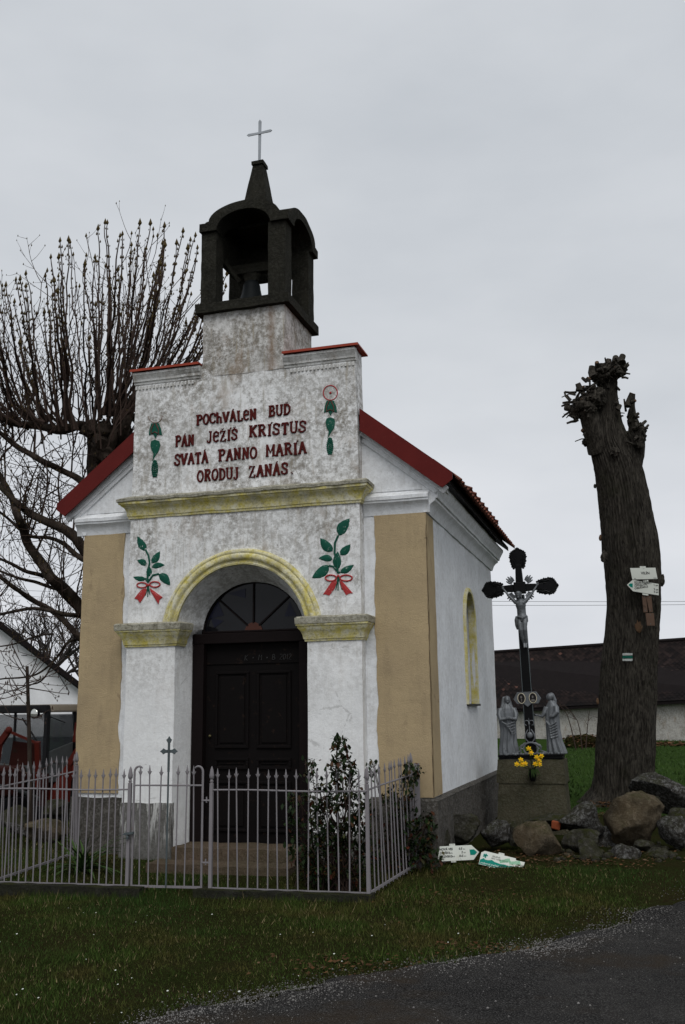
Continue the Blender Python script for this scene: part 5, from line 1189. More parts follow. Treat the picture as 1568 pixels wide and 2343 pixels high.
def ornate_end(c, ax):
    ax = Vector(ax); px = Vector((-ax.z, 0, ax.x)); out = [(a_*1.12, b_*1.22) for a_, b_ in [(-.10,-.05),(-.085,-.075),(-.05,-.068),(-.02,-.092),(.0,-.075),(.03,-.098),(.05,-.078),(.08,-.088),(.088,-.062),(.112,-.052),(.108,-.030),(.135,-.018),(.128,0)]]
    P_ = [(a, b_) for a, b_ in out]+[(a, -b_) for a, b_ in out[::-1][1:]]; w3 = lambda a, b_: Vector(c)+ax*a+px*b_
    mb = MB(); n_ = len(P_); cc = w3(.02, 0); F0 = [w3(a, b_)+Vector((0,-.018,0)) for a, b_ in P_]; B0 = [w3(a, b_)+Vector((0,.018,0)) for a, b_ in P_]
    vs = F0+B0+[cc+Vector((0,-.022,0)), cc+Vector((0,.02,0))]; fs = [(i, (i+1) % n_, n_+(i+1) % n_, n_+i) for i in range(n_)]+[((i+1) % n_, i, 2*n_) for i in range(n_)]+[(n_+i, n_+(i+1) % n_, 2*n_+1) for i in range(n_)]
    mb.add(vs, fs)
    for a, b_ in out[::2]: 
        for s_ in (-1, 1): mb.ball(w3(a, b_*s_)+Vector((0,-.01,0)), .017, 7, 5)
    mb.ball(w3(.13, 0), .016, 8, 6); o = lb(mb, 'ornate_end', m_black, cr_, 40)
    mb = MB()
    for s_ in (-1, 1):
        mb.tube([w3(-.09, s_*.055)+Vector((0,-.02,0)), w3(-.05, s_*.072)+Vector((0,-.026,0)), w3(.0, s_*.062)+Vector((0,-.026,0)), w3(.03, s_*.082)+Vector((0,-.024,0)), w3(.06, s_*.06)+Vector((0,-.022,0))], [.008,.011,.009,.010,.005], 6)
        mb.tube([w3(-.08, s_*.03)+Vector((0,-.024,0)), w3(-.02, s_*.045)+Vector((0,-.026,0)), w3(.02, s_*.03)+Vector((0,-.024,0))], [.004,.007,.003], 6)
    lb(mb, 'scrollwork', m_silver if False else m_black, o, True)
ornate_end((-.335, 0, CZc), (-1, 0, 0)); ornate_end((.335, 0, CZc), (1, 0, 0)); ornate_end((0, 0, CZc+.37), (0, 0, 1))
for an in (42, 138, 222, 318):
    mb = MB()
    for k in range(4):
        a = math.radians(an+(k-1.5)*8.5); L_ = .225-.02*abs(k-1.5); d = Vector((math.cos(a), 0, math.sin(a))); mb.tube([Vector((0,.0,CZc))+d*.115, Vector((0,-.004,CZc))+d*L_*.8, Vector((0,0,CZc))+d*L_], [.008,.0155,.006], 7)
    lb(mb, 'ray', m_silver, cr_, True)
# the figure: one skinned, remeshed body
def solid(mb, nm, mat, parent, vox, smooth_it=2):
    o = mb.build(nm, mat, parent, False, local=True); r_ = o.modifiers.new('remesh', 'REMESH'); r_.mode = 'VOXEL'; r_.voxel_size = vox; r_.use_smooth_shade = True
    s_ = o.modifiers.new('smooth', 'SMOOTH'); s_.factor = .5; s_.iterations = smooth_it; return o
mb = MB(); yb = -.075
def V3(x, y, z): return Vector((x, y, z))
hz = CZc
sh = {-1: V3(-.072, yb, hz-.175), 1: V3(.078, yb, hz-.17)}; hand_ = {-1: V3(-.205, yb+.03, hz-.005), 1: V3(.225, yb+.03, hz+.015)}
for s_ in (-1, 1):
    el = sh[s_].lerp(hand_[s_], .5)+V3(0, .0, -.012); mb.tube([sh[s_]+V3(-s_*.02,0,-.02), sh[s_], sh[s_].lerp(el, .5), el, el.lerp(hand_[s_], .6), hand_[s_]], [.03,.026,.021,.017,.014,.010], 10); mb.ball(hand_[s_]+V3(s_*.008,-.004,.008), (.015,.009,.017), 8, 6)
    for f_ in range(4): mb.tube([hand_[s_]+V3(s_*.008+(f_-1.5)*.007,-.004,.016), hand_[s_]+V3(s_*.010+(f_-1.5)*.009,-.012,.034)], .0045, 6)
    mb.tube([hand_[s_]+V3(-s_*.008,-.006,.006), hand_[s_]+V3(-s_*.02,-.014,.016)], .0045, 6)
mb.tube([V3(.004,yb,hz-.15), V3(.004,yb-.004,hz-.19), V3(.004,yb-.006,hz-.235), V3(.006,yb-.002,hz-.29), V3(.010,yb,hz-.34), V3(.016,yb,hz-.385)], [.035,.064,.066,.052,.050,.062], 14)
for s_ in (-1, 1): mb.ball(V3(.004+s_*.03, yb-.05, hz-.205), (.032,.016,.024))
mb.tube([V3(.0,yb-.006,hz-.165), V3(-.004,yb-.03,hz-.118)], .022, 8)
hd = V3(-.012, yb-.052, hz-.098); mb.ball(hd, (.030,.036,.041), 14, 10); mb.ball(hd+V3(-.003,-.034,-.012), (.007,.009,.012)); mb.ball(hd+V3(-.002,-.022,-.038), (.016,.018,.014)); mb.ball(hd+V3(.0,-.004,.012), (.037,.036,.034), 12, 8)
for s_ in (-1, 1): mb.tube([hd+V3(s_*.03,.0,.02), hd+V3(s_*.036,.004,-.02), hd+V3(s_*.034,.0,-.05)], [.014,.013,.008], 7)
for s_ in (-1, 1):
    mb.tube([V3(.016+s_*.030,yb,hz-.385), V3(.010+s_*.032,yb-.035,hz-.47), V3(.012+s_*.026,yb-.055,hz-.55), V3(.020+s_*.020,yb-.02,hz-.66), V3(.026+s_*.016,yb+.0,hz-.715)], [.037,.034,.025,.021,.013], 10)
    mb.tube([V3(.026+s_*.015,yb+.0,hz-.715), V3(.026+s_*.012,yb-.022,hz-.755), V3(.026+s_*.014,yb-.034,hz-.775)], [.014,.013,.009], 8)
fig = solid(mb, 'figure', m_silver, cr_, .0055)
mb = MB(); mb.lathe((.014, yb, hz-.46), [(.050,0),(.066,.02),(.066,.05),(.064,.09),(.060,.095)], 24, 1.06, .85); mb.tube([V3(-.05,yb-.02,hz-.37), V3(-.062,yb-.015,hz-.42), V3(-.066,yb,hz-.49), V3(-.058,yb,hz-.54)], [.020,.026,.022,.010], 8)
mb.tube([V3(-.04,yb-.045,hz-.375), V3(.02,yb-.065,hz-.40), V3(.066,yb-.03,hz-.372)], .014, 8); mb.tube([V3(.02,yb-.06,hz-.40), V3(.0,yb-.06,hz-.44)], [.014,.008], 8); mb.v = [q+nvec(q, 30, .004) for q in mb.v]; solid(mb, 'loincloth', m_silver, fig, .006, 1)
mb = MB(); mb.tube([hd+V3(.036*math.cos(a), .0+.036*math.sin(a), .020+.004*math.sin(a*5)) for a in np.linspace(0, 2*PI, 17)], .006, 6); lb(mb, 'thorn_crown', m_silver, fig, True)
# plaque with two oval portraits
pz = .735
P_ = [(-.175,.0),(-.125,.085),(.115,.085),(.172,.0),(.135,-.06),(.045,-.063),(.0,-.10),(-.045,-.063),(-.13,-.06)]
pq = lb(MB().prism([(a, pz+b_) for a, b_ in P_], -.052, -.036), 'plaque', m_silver, bev=.004)
mb = MB(); 
for i in range(len(P_)): a, b_ = P_[i], P_[(i+1) % len(P_)]; mb.tube([(a[0]*.96, -.054, pz+a[1]*.95), (b_[0]*.96, -.054, pz+b_[1]*.95)], .003, 5)
lb(mb, 'plaque_rim', m_silver, pq)
for cx in (-.072, .070):
    ov = lb(MB().prism([(cx+.046*math.cos(a), pz+.008+.062*math.sin(a)) for a in np.linspace(0, 2*PI, 29)[:-1]], -.058, -.053), 'medallion', m_black2, pq)
    mb = MB(); mb.tube([(cx+.046*math.cos(a), -.058, pz+.008+.062*math.sin(a)) for a in np.linspace(0, 2*PI, 29)], .0045, 6); ov2 = lb(mb, 'medallion_rim', m_enam, pq, True)
    # oval photographs: a plain pale face and shirt on dark
    plate([(cx-.002+.011*math.cos(a), pz+.022+.016*math.sin(a)) for a in np.linspace(0, 2*PI, 15)[:-1]], pq, m_skin, 'portrait', -.0592, -.0582)
    if cx > 0: plate([(cx+.026*math.cos(a), pz-.022+.016*math.sin(a)) for a in np.linspace(0, 2*PI, 15)[:-1]], pq, m_skin, 'portrait', -.0592, -.0582)
    else: plate([(cx-.006, pz-.004), (cx+.006, pz-.004), (cx+.002, pz-.038), (cx-.002, pz-.038)], pq, m_skin, 'portrait', -.0592, -.0582)
# relief ornament at the foot of the pole
mb = MB(); fy = -.05
for s_ in (-1, 1):
    mb.tube([(s_*.02,fy,.36), (s_*.055,fy-.01,.30), (s_*.06,fy-.01,.25), (s_*.02,fy,.20), (s_*.07,fy-.01,.19), (s_*.13,fy-.012,.145), (s_*.12,fy-.01,.10), (s_*.16,fy-.01,.085), (s_*.20,fy-.005,.075)], [.006,.010,.009,.010,.013,.013,.010,.014,.006], 7)
    mb.tube([(s_*.03+.03*math.cos(a)*s_, fy-.005, .44+.03*math.sin(a)) for a in np.linspace(-1.5, 3.2, 10)], .005, 6)
    mb.tube([(s_*.10+.025*math.cos(a), fy-.008, .15+.025*math.sin(a)) for a in np.linspace(0, 5, 9)], .008, 6)
mb.tube([(.09*math.cos(a), fy-.006, .125+.075*math.sin(a)) for a in np.linspace(0, 2*PI, 21)], .012, 7); mb.ball((0,fy-.008,.29), (.038,.018,.04)); mb.ball((0,fy-.008,.43), (.012,.012,.022)); mb.tube([(0,fy,.33),(0,fy,.50)], [.008,.004], 6)
lb(mb, 'foot_ornament', m_silver, cr_, True)
mb = MB(); 
for i in range(60): x = random.uniform(-.38, .38); mb.ball((x, -.09+random.gauss(0, .05), .066), (random.uniform(.012,.03), .03, random.uniform(.008,.02)), 7, 5)
lb(mb, 'rocky_ground', m_silver, cr_, True)
def robed(rings, n_, seed, folds):
    mb = MB()
    for z, cx, cy, rx, ry, fa in rings:
        for k in range(n_):
            a = 2*PI*k/n_; f_ = 1+fa*(math.sin(a*folds+seed+2.2*noise.noise(Vector((z*5, seed, 0))))*.6+.8*noise.noise(Vector((math.cos(a)*2.6, math.sin(a)*2.6, z*3.4+seed))))
            mb.v.append(Vector((cx+rx*f_*math.cos(a), cy+ry*f_*math.sin(a), z)))
    m_ = len(rings)
    for i in range(m_-1):
        for k in range(n_): mb.f.append((i*n_+k, i*n_+(k+1) % n_, (i+1)*n_+(k+1) % n_, (i+1)*n_+k))
    mb.f += [tuple(range(n_))[::-1], tuple((m_-1)*n_+k for k in range(n_))]; return mb
def interp_rings(R_, k=5):
    zz = [r_[0] for r_ in R_]; Z_ = np.linspace(zz[0], zz[-1], len(R_)*k); return [tuple([z]+[float(np.interp(z, zz, [r_[j] for r_ in R_])) for j in range(1, 6)]) for z in Z_]
# left figure: veiled woman with clasped hands
sz = cz0+.062
s1 = thing('statue', (PX-.275, PY-.04, sz), 'silver-painted statue of a veiled woman with clasped hands, left of the cross', 'statue', 'pair of silver mourning statues', (0, LEAN, .25))
mb = robed(interp_rings([(0,.0,0,.125,.085,.10),(.03,0,0,.122,.082,.16),(.15,.0,0,.102,.072,.18),(.30,.005,0,.096,.070,.16),(.42,0,0,.104,.072,.10),(.50,0,0,.108,.070,.07),(.56,0,0,.092,.06,.05),(.605,0,0,.055,.042,.02),(.63,0,0,.036,.034,.01)]), 60, 1.0, 11)
for s_ in (-1, 1): mb.tube([(s_*.085,-.01,.55), (s_*.105,-.04,.48), (s_*.09,-.075,.42), (s_*.02,-.098,.435)], [.038,.036,.03,.017], 10)
mb.ball((.0,-.1,.44), (.028,.018,.02)); 
for f_ in range(4): mb.tube([(-.02,-.112,.432+f_*.008), (.02,-.117,.436+f_*.008)], .0055, 6)
mb.ball((.010,-.018,.665), (.036,.040,.050), 14, 10); mb.ball((.014,-.056,.660), (.006,.009,.012)); mb.ball((.012,-.046,.634), (.016,.014,.012))
mb.tube([(0,.012,.70), (.0,.02,.66), (0,.02,.60), (0,.02,.55)], [.040,.047,.055,.07], 14)
for s_ in (-1, 1): mb.tube([(s_*.034,-.008,.70), (s_*.046,-.012,.64), (s_*.062,-.02,.58), (s_*.075,-.03,.555)], [.014,.016,.016,.010], 8)
for k in range(5): mb.tube([(-.09+.02*k,-.082,.40-.015*k), (-.02+.015*k,-.10,.36-.03*k), (.085,-.075,.39-.035*k)], .0085, 6)
st = solid(mb, 'robed_figure', m_silver, s1, .0062, 1)
for s_ in (-1, 1): MB().ball((.010+s_*.013, -.050, .668), (.004,.003,.003), 6, 4).build('eye', m_black2, s1, True, local=True)
# right figure: young man looking up to the cross, hand stretched out
s2 = thing('statue', (PX+.285, PY-.04, sz), 'silver-painted statue of a man in draped cloak reaching towards the cross', 'statue', 'pair of silver mourning statues', (0, LEAN, -.35))
mb = robed(interp_rings([(0,.03,0,.125,.085,.10),(.03,.03,0,.118,.082,.16),(.15,.012,0,.094,.070,.18),(.30,.0,0,.084,.066,.15),(.42,-.002,0,.086,.066,.10),(.50,.0,0,.090,.064,.06),(.57,.006,0,.080,.058,.05),(.62,.004,0,.05,.042,.02),(.645,-.002,0,.030,.030,.01)]), 60, 4.0, 10)
mb.tube([(-.055,-.035,.565), (-.075,-.06,.50), (-.10,-.075,.455), (-.155,-.08,.47)], [.034,.03,.022,.013], 10); mb.ball((-.178,-.082,.473), (.020,.010,.014))
for f_ in range(4): mb.tube([(-.185,-.084,.466+f_*.006), (-.208,-.088,.470+f_*.008)], .0042, 6)
mb.tube([(-.18,-.09,.478), (-.192,-.102,.49)], .0045, 6)
mb.tube([(.07,-.02,.57), (.085,-.05,.50), (.04,-.075,.455), (.0,-.08,.45)], [.036,.033,.026,.016], 10)
mb.ball((-.012,-.012,.690), (.042,.038,.048), 14, 10); mb.ball((-.052,-.018,.695), (.010,.006,.010)); mb.ball((-.040,-.014,.668), (.014,.014,.012))
mb.ball((.006,.002,.700), (.043,.042,.046), 12, 8); mb.tube([(.03,.01,.69), (.045,.015,.65), (.05,.015,.61)], [.022,.022,.014], 9)
for k in range(6): mb.tube([(-.07+.008*k,-.058,.40-.01*k), (.0,-.085,.34-.03*k), (.085,-.055,.39-.035*k)], .0085, 6)
solid(mb, 'robed_figure', m_silver, s2, .0062, 1)
for s_ in (-1, 1): MB().ball((-.045, -.012+s_*.014, .700), (.003,.004,.003), 6, 4).build('eye', m_black2, s2, True, local=True)
# daffodils in a small vase in front
vb = thing('flower_vase', (PX+.03, PY-.34, PZ+.70), 'small dark vase hung on the pedestal front holding the daffodils', 'vase')
MB().lathe((0,0,-.11), [(.02,0),(.035,.02),(.045,.08),(.04,.12),(.045,.15)], 14).build('vase_body', m_black, vb, True, local=True)
mb = MB()
for i in range(16):
    a = random.uniform(-2.8, -.3); L_ = random.uniform(.06, .14); mb.add([(0,0,.02),(L_*.5*math.cos(a)-.01,L_*.35*math.sin(a),.03),(L_*math.cos(a),L_*.4*math.sin(a),-.05+random.uniform(-.04,.04)),(L_*.5*math.cos(a)+.012,L_*.35*math.sin(a),.04)], [(0,1,2,3)])
mb.build('leaves', m_leafg, vb, local=True)
def Z2s(x, y): return ((1860+x/4.9)/1.6531, (2580+y/4.9)/1.6531)
def daff(label, x, y):
    c = ond(*Z2s(x, y), 11.62); t = thing('daffodil', c, label, 'flower', 'yellow daffodils on the pedestal', (random.uniform(.9, 1.5), random.uniform(-.5, .5), random.uniform(-.5, .5)))
    mb = MB()
    for k in range(6):
        a = k*PI/3; q = lambda r_, w_, z: Vector((r_*math.cos(a)-w_*math.sin(a), r_*math.sin(a)+w_*math.cos(a), z)); mb.add([q(.004,0,0), q(.020,-.010,.004), q(.036,0,.0), q(.020,.010,.004)], [(0,1,2,3)])
    mb.build('petals', m_yflow, t, local=True); MB().lathe((0,0,0), [(.007,0),(.010,.012),(.015,.024)], 10).build('trumpet', m_oflow, t, True, local=True)
    p1 = t.rotation_euler.to_matrix().inverted()@(Vector(vb.location)+Vector((0,0,.02))-c); MB().tube([(0,0,0), p1*.5+Vector((0,0,-.02)), p1], .0035, 5).build('stem', m_leafg, t, local=True)
for lb_, x, y in (('topmost daffodil in front of the ornament', 690, 1230), ('daffodil just below the topmost one', 735, 1310), ('upper daffodil of the left cluster', 545, 1440), ('leftmost daffodil of the left cluster', 470, 1520), ('right daffodil of the left cluster', 625, 1510), ('lowest daffodil between the left cluster blooms', 560, 1525), ('highest daffodil of the right cluster', 925, 1370), ('left bloom of the right cluster', 835, 1390), ('middle bloom of the right cluster', 885, 1455), ('lowest daffodil of the right cluster', 810, 1515), ('small half-hidden bloom at the cluster bottom right', 890, 1520)): daff(lb_, x, y)

# ------------------------------------------------------------------ roses, leafy clump
def rose(label, cols, n, D, base):
    bx = ond(base[0], base[1], D); g0_ = gz(bx.x, bx.y); t = thing('rose_bush', (bx.x, bx.y, g0_), label, 'rose bush', 'straggly rose bushes inside the fence')
    mbs = MB(); V = []; cum = []
    for (u, v, ru, rv_, wgt) in cols:
        for _ in range(max(2, int(wgt*4))):
            tip = ond(u+random.uniform(-.7, .7)*ru, v-rv_*random.uniform(.2, .95), D+random.uniform(-.15, .2)); r0 = Vector((bx.x+random.gauss(0, .08), bx.y+random.gauss(0, .07), g0_))
            mbs.tube([r0, r0.lerp(tip, .35)+Vector((random.gauss(0,.05), random.gauss(0,.05), .04)), r0.lerp(tip, .7)+Vector((random.gauss(0,.04), random.gauss(0,.04), .02)), tip], [.008,.006,.005,.003], 5)
    tot = sum(c_[4] for c_ in cols)
    for (u, v, ru, rv_, wgt) in cols:
        for _ in range(int(n*wgt/tot/4)):
            a = random.uniform(0, 6.28); r_ = math.sqrt(random.random()); uu, vv = u+ru*r_*math.cos(a), v+rv_*r_*math.sin(a); c = ond(uu, vv, D+random.uniform(-.22, .22))
            if noise.noise(c*8) < -.05 and random.random() < .85: continue
            for _k in range(random.randint(3, 5)):
                M3 = Matrix.Rotation(random.uniform(0, 6.28), 3, 'Z')@Matrix.Rotation(random.gauss(.5, .6), 3, 'X'); L_ = random.uniform(.014, .034); cc = c+Vector((random.gauss(0,.022), random.gauss(0,.022), random.gauss(0,.018)))
                for q in ((0,-1,0),(.55,-.2,.12),(.35,.6,.05),(0,1.1,-.1),(-.35,.6,.05),(-.55,-.2,.12)): V.append(tuple(cc+M3@Vector(q)*L_))
    mbs.build('stems', m_twig, t, True)
    np_mesh('foliage', V, np.arange(len(V)).reshape(-1, 6), m_rose, t, 'stuff')
rose('tall pointed rose bush inside the fence in front of the right pilaster', [(740,1850,36,60,1.6),(735,1960,44,60,2.0),(810,1950,50,80,2.6),(820,1860,30,50,1.2),(779,1715,16,30,.6),(783,1760,30,30,1.2),(775,1815,48,40,1.8),(770,1890,62,60,2.6),(780,1980,66,60,2.2)], 4600, 8.75, (785, 2030))
rose('low dark rose bush in front of the door step', [(705,1760,16,28,.4),(690,1850,34,50,1.0),(700,1930,42,60,1.2),(715,1990,40,40,.8)], 1300, 8.95, (715, 2020))
rose('rose bush growing through the right return of the fence', [(938,1770,22,28,.8),(915,1830,36,40,1.2),(925,1890,42,50,1.6),(900,1960,50,45,1.5),(950,1950,36,45,1.6),(975,1900,26,40,.9),(985,1965,28,25,.7),(850,1760,14,22,.4)], 2800, 9.35, (905, 2010))
# strap-leaved clump
cb = onz(188, 1992, .04); t = thing('leafy_clump', (cb.x, cb.y, gz(cb.x, cb.y)), 'clump of long arching strap leaves behind the left fence', 'plant')
for i in range(64):
    a = random.uniform(0, 2*PI); L_ = random.uniform(.28, .58); el = random.uniform(.5, 1.35); pts = []; p = Vector((random.gauss(0,.03), random.gauss(0,.03), 0)); d = Vector((math.cos(a)*math.cos(el), math.sin(a)*math.cos(el), math.sin(el)))
    mb = MB(); n_ = 7; sd_ = Vector((-math.sin(a), math.cos(a), 0))
    for k in range(n_+1):
        w_ = .013*math.sin(PI*min(.97, (k/n_)*.8+.2)); mb.v += [p-sd_*w_, p+Vector((0,0,-.004)), p+sd_*w_]; d = (d+Vector((0,0,-.16*random.uniform(.6, 1.4)))).normalized(); p = p+d*L_/n_
    for k in range(n_):
        for j in range(2): q = k*3+j; mb.f.append((q, q+1, q+4, q+3))
    mb.build('leaf', m_leafg, t, True, local=True)

# ------------------------------------------------------------------ barn, house, tractor, cables
bD = {1142: 48.0, 1568: 41.0}
ev = [Vector(ond(1142, 1625, 48)), Vector(ond(1568, 1603, 41))]; rg = [Vector(ond(1142, 1493, 52)), Vector(ond(1568, 1465, 45))]
dE = (ev[1]-ev[0]); dR = rg[1]-rg[0]
e0, e1 = ev[0]-dE*.35, ev[1]+dE*.45; r0, r1 = rg[0]-dR*.35, rg[1]+dR*.45
barn = thing('barn', (ev[0].x, ev[0].y, -.4), 'long low barn with whitewashed wall and dark tiled roof behind the tree', 'barn')
hn = Vector((dE.y, -dE.x, 0)).normalized()
mb = MB(); b0, b1 = e0-hn*.35, e1-hn*.35
vs = [(b0.x,b0.y,-.9),(b1.x,b1.y,-.9),(b1.x,b1.y,b1.z+.05),(b0.x,b0.y,b0.z+.05)]; bk = -hn*8; mb.add(vs+[tuple(Vector(q)+bk) for q in vs], [(0,1,2,3),(7,6,5,4),(0,4,5,1),(1,5,6,2),(2,6,7,3),(3,7,4,0)]); mb.build('wall', m_barn, barn)
mb = MB(); bk0, bk1 = e0-hn*8.2, e1-hn*8.2; dz = Vector((0,0,-.12)); vs = [e0, e1, r1, r0, bk0, bk1]; mb.add(vs+[q+dz for q in vs], [(0,1,2,3),(3,2,5,4),(7,6,9,8),(8,9,10,11),(0,6,7,1),(0,3,9,6),(1,7,8,2),(3,4,10,9),(2,8,11,5)]); mb.build('roof', m_slate, barn)
# diamond tiles, real overlapping plates
V = []; NU = 78; NV = 30; nrm = (e1-e0).cross(r0-e0).normalized()
if nrm.z < 0: nrm = -nrm
for j in range(-1, NV):
    for i in range(NU):
        s_ = (i+.5*(j % 2))/NU; tt = j/NV; ds = .62/NU; dt = 1.18/NV
        def P_(a, b_): a = min(max(a, 0), 1); b_ = min(max(b_, 0), 1); lo = e0+(e1-e0)*a; hi = r0+(r1-r0)*a; return lo+(hi-lo)*b_
        lft = .012*noise.noise(Vector((i*.37, j*.91, 0)))
        V += [tuple(P_(s_, tt)+nrm*(.055+lft)), tuple(P_(s_+ds, tt+dt)+nrm*.025), tuple(P_(s_, tt+2*dt)+nrm*.010), tuple(P_(s_-ds, tt+dt)+nrm*.035)]
np_mesh('roof_tiles', V, np.arange(len(V)).reshape(-1, 4), m_btile, barn, 'stuff')
mb = MB().tube([r0+Vector((0,0,.04)), r1+Vector((0,0,.04))], .1, 8); mb.build('ridge_tiles', m_slate, barn)
pv = ond(1343, 1663, 46.0); # small vent hole
MB().ball(pv+hn*.2, (.07,.07,.08)).build('vent_hole', m_ink, barn)
# brush heap and bare saplings in front of the barn
hb = ond(1335, 1712, 36); hb.z = gz(hb.x, hb.y)
mb = MB(); q = rock(hb+Vector((0,0,.15)), (.75, .4, .28), 77, 3, amp=.4); mb.add(q.v, q.f); heap = tag(mb.build('brush_heap', m_soil, None, 60, orig=hb), 'brown heap of leaves and brushwood against the barn wall', 'heap')
litter('brush', [(hb.x, hb.y-.1, .45, .22)], 900, .06, zz=.45)
hr = ond(1530, 1706, 36); litter('dry_grass', [(hr.x, hr.y, 1.4, .25)], 500, .10, zz=.15)
for i, (u0, v0, u1, v1, u2, v2, lab) in enumerate(((1318,1700,1300,1640,1278,1610,'bare thin sapling leaning left by the barn wall'), (1332,1700,1322,1650,1290,1612,'bare curved sapling second from left by the barn wall'), (1340,1700,1345,1660,1350,1625,'upright bare sapling nearest the heap'), (1372,1700,1373,1650,1372,1605,'thin bare sapling close to the pollarded trunk'))):
    D = 34; p = [ond(u0, v0, D), ond(u1, v1, D), ond(u2, v2, D)]; p[0].z = gz(p[0].x, p[0].y); t = thing('sapling', p[0], lab, 'sapling'); MB().tube(resample(p, 4), np.linspace(.022, .007, 9), 5).build('trunk', m_twig, t)
    mb = MB()
    for k in range(4): q = p[1].lerp(p[2], random.random()); mb.tube([q, q+Vector((random.gauss(0,.25), 0, random.uniform(.1,.4)))], [.008,.004], 4)
    mb.build('twigs', m_twig, t)['kind'] = 'stuff'
# house gable on the left
HD = 30
hp = [ond(-260, 1240, HD), ond(215, 1604, HD)]
hs = thing('house', (hp[1].x-3, hp[1].y, -1.2), 'white gabled house with dark roof edge behind the tractor', 'house')
gy = Vector((rgt0.x, rgt0.y, 0)); gb = Vector((-math.sin(math.radians(46)), math.cos(math.radians(46)), 0))
pk = hp[0]; rt = hp[1]; lf = pk-(rt-pk)*1; lf.z = rt.z; lf = Vector((2*pk.x-rt.x, 2*pk.y-rt.y, rt.z)); base = -2.2
rt2 = rt+gy*.6; rt2.z = rt.z
mb = MB(); P5 = [Vector((lf.x, lf.y, base)), Vector((rt.x, rt.y, base)), rt, pk, lf]; mb.add(P5+[q+gb*10 for q in P5], [(0,1,2,3,4),(9,8,7,6,5),(0,5,6,1),(1,6,7,2),(2,7,8,3),(3,8,9,4),(4,9,5,0)]); mb.build('wall', m_house, hs)
for a, b_ in ((pk, rt), (pk, lf)):
    d = (b_-a); e_ = a+d*1.08; mb = MB(); up_ = Vector((0,0,.17)); q = [a-gb*.35, e_-gb*.35, e_+gb*10.3, a+gb*10.3]; mb.add(q+[x+up_ for x in q], [(3,2,1,0),(4,5,6,7),(0,1,5,4),(1,2,6,5),(2,3,7,6),(3,0,4,7)]); mb.build('roof', m_slate, hs)
sa = ond(115, 1512, HD-.05); sb = ond(170, 1602, HD-.05); MB().bar(sa, sb, .02, .02).build('seam', m_tgry, hs); MB().bar(ond(-60, 1500, HD-.05), ond(62, 1499, HD-.05), .015, .02).build('seam', m_tgry, hs)
# tractor
C0 = ond(110, 1611, 16.0); YT = YAW+math.radians(-28)
tz = gz(C0.x, C0.y)-.0
tr = thing('tractor', (C0.x, C0.y, tz), 'old red and black farm tractor with glazed cab and front loader', 'tractor', None, (0, 0, YT)); H = C0.z-tz
# local frame: origin = right front cab corner on the ground, -x to its right-hand side, +y backwards, -y forwards
def lt(mb, nm, mat, par=tr, sm_=False, bev=0): return mb.build(nm, mat, par, sm_, bev, local=True)
lt(MB().box((-1.47,-.06,H-.14),(.04,.05,H-.01), (.03,.0)), 'visor', m_tblk, bev=.02)
lt(MB().box((-1.45,.051,H-.13),(.05,1.55,H), (.06,.06)), 'cab_roof', m_tbei, bev=.04)
for x in (-1.40, 0): 
    lt(MB().bar((x,-.0,H-1.05),(x,.0,H-.13),.07,.07,(0,1,0)), 'pillar', m_tblk); lt(MB().bar((x,1.45,H-1.05),(x,1.40,H-.13),.07,.07,(0,1,0)), 'pillar', m_tblk)
lt(MB().bar((0.0,.62,H-.13),(0.0,.74,H-.95),.05,.06,(1,0,0)), 'pillar', m_tblk); lt(MB().bar((-.72,.0,H-.95),(-.72,.0,H-.13),.035,.03,(0,1,0)), 'pillar', m_tblk)
lt(MB().box((-1.37,.01,H-.95),(-.03,.016,H-.16)), 'windscreen', m_cab); lt(MB().box((.0,.05,H-.95),(.006,.60,H-.16)), 'side_window', m_cab); lt(MB().box((.0,.72,H-.80),(.006,1.40,H-.16)), 'side_window', m_cab); lt(MB().box((-1.37,1.42,H-.80),(-.03,1.426,H-.18)), 'rear_window', m_cab)
lt(MB().box((-1.40,.0,H-1.25),(.02,1.50,H-.96)).prism([(.04,H-.96),(.60,H-.96),(.60,H-.62),(.04,H-.76)], -.02, .02, lambda a, y, b_: (y, a, b_)), 'cab_body', m_tgry, bev=.01)
lt(MB().box((-1.3,.3,H-1.0),(-.3,1.1,H-.55)).ball((-.7,.5,H-.75), (.2,.05,.2)), 'seat', m_tblk)
lp = lt(MB().lathe((0,0,0), [(.03,-.10),(.075,-.06),(.085,0)], 16), 'work_light', m_tblk, tr, True); lp.rotation_euler = (PI/2, 0, 0); lp.location = (-.20, -.10, H-.15)
l2 = lt(MB().lathe((0,0,0), [(.078,.0),(.06,.018),(.0,.026)], 16), 'lens', m_lamp, lp, True)
lt(MB().bar((.06,-.0,H-.2),(.30,.1,H-.30),.015,.015), 'mirror_arm', m_tblk); lt(MB().box((.20,.38,H-.62),(.26,.50,H-.30), (.02,.02)), 'mirror', m_tred, bev=.02)
lt(MB().bar((-.55,-.01,H-.22),(-.15,-.03,H-.62),.015,.02), 'wiper', m_tblk)
lt(MB().box((-1.05,-1.9,H-1.45),(-.35,-.02,H-.98),(.03,.0)), 'bonnet', m_tred2, bev=.05); lt(MB().box((-1.0,-1.93,H-1.42),(-.40,-1.905,H-1.05)), 'grille', m_tblk)
lt(MB().box((-1.1,-1.7,.35),(-.3,.3,H-1.46)), 'chassis', m_tblk, bev=.03)
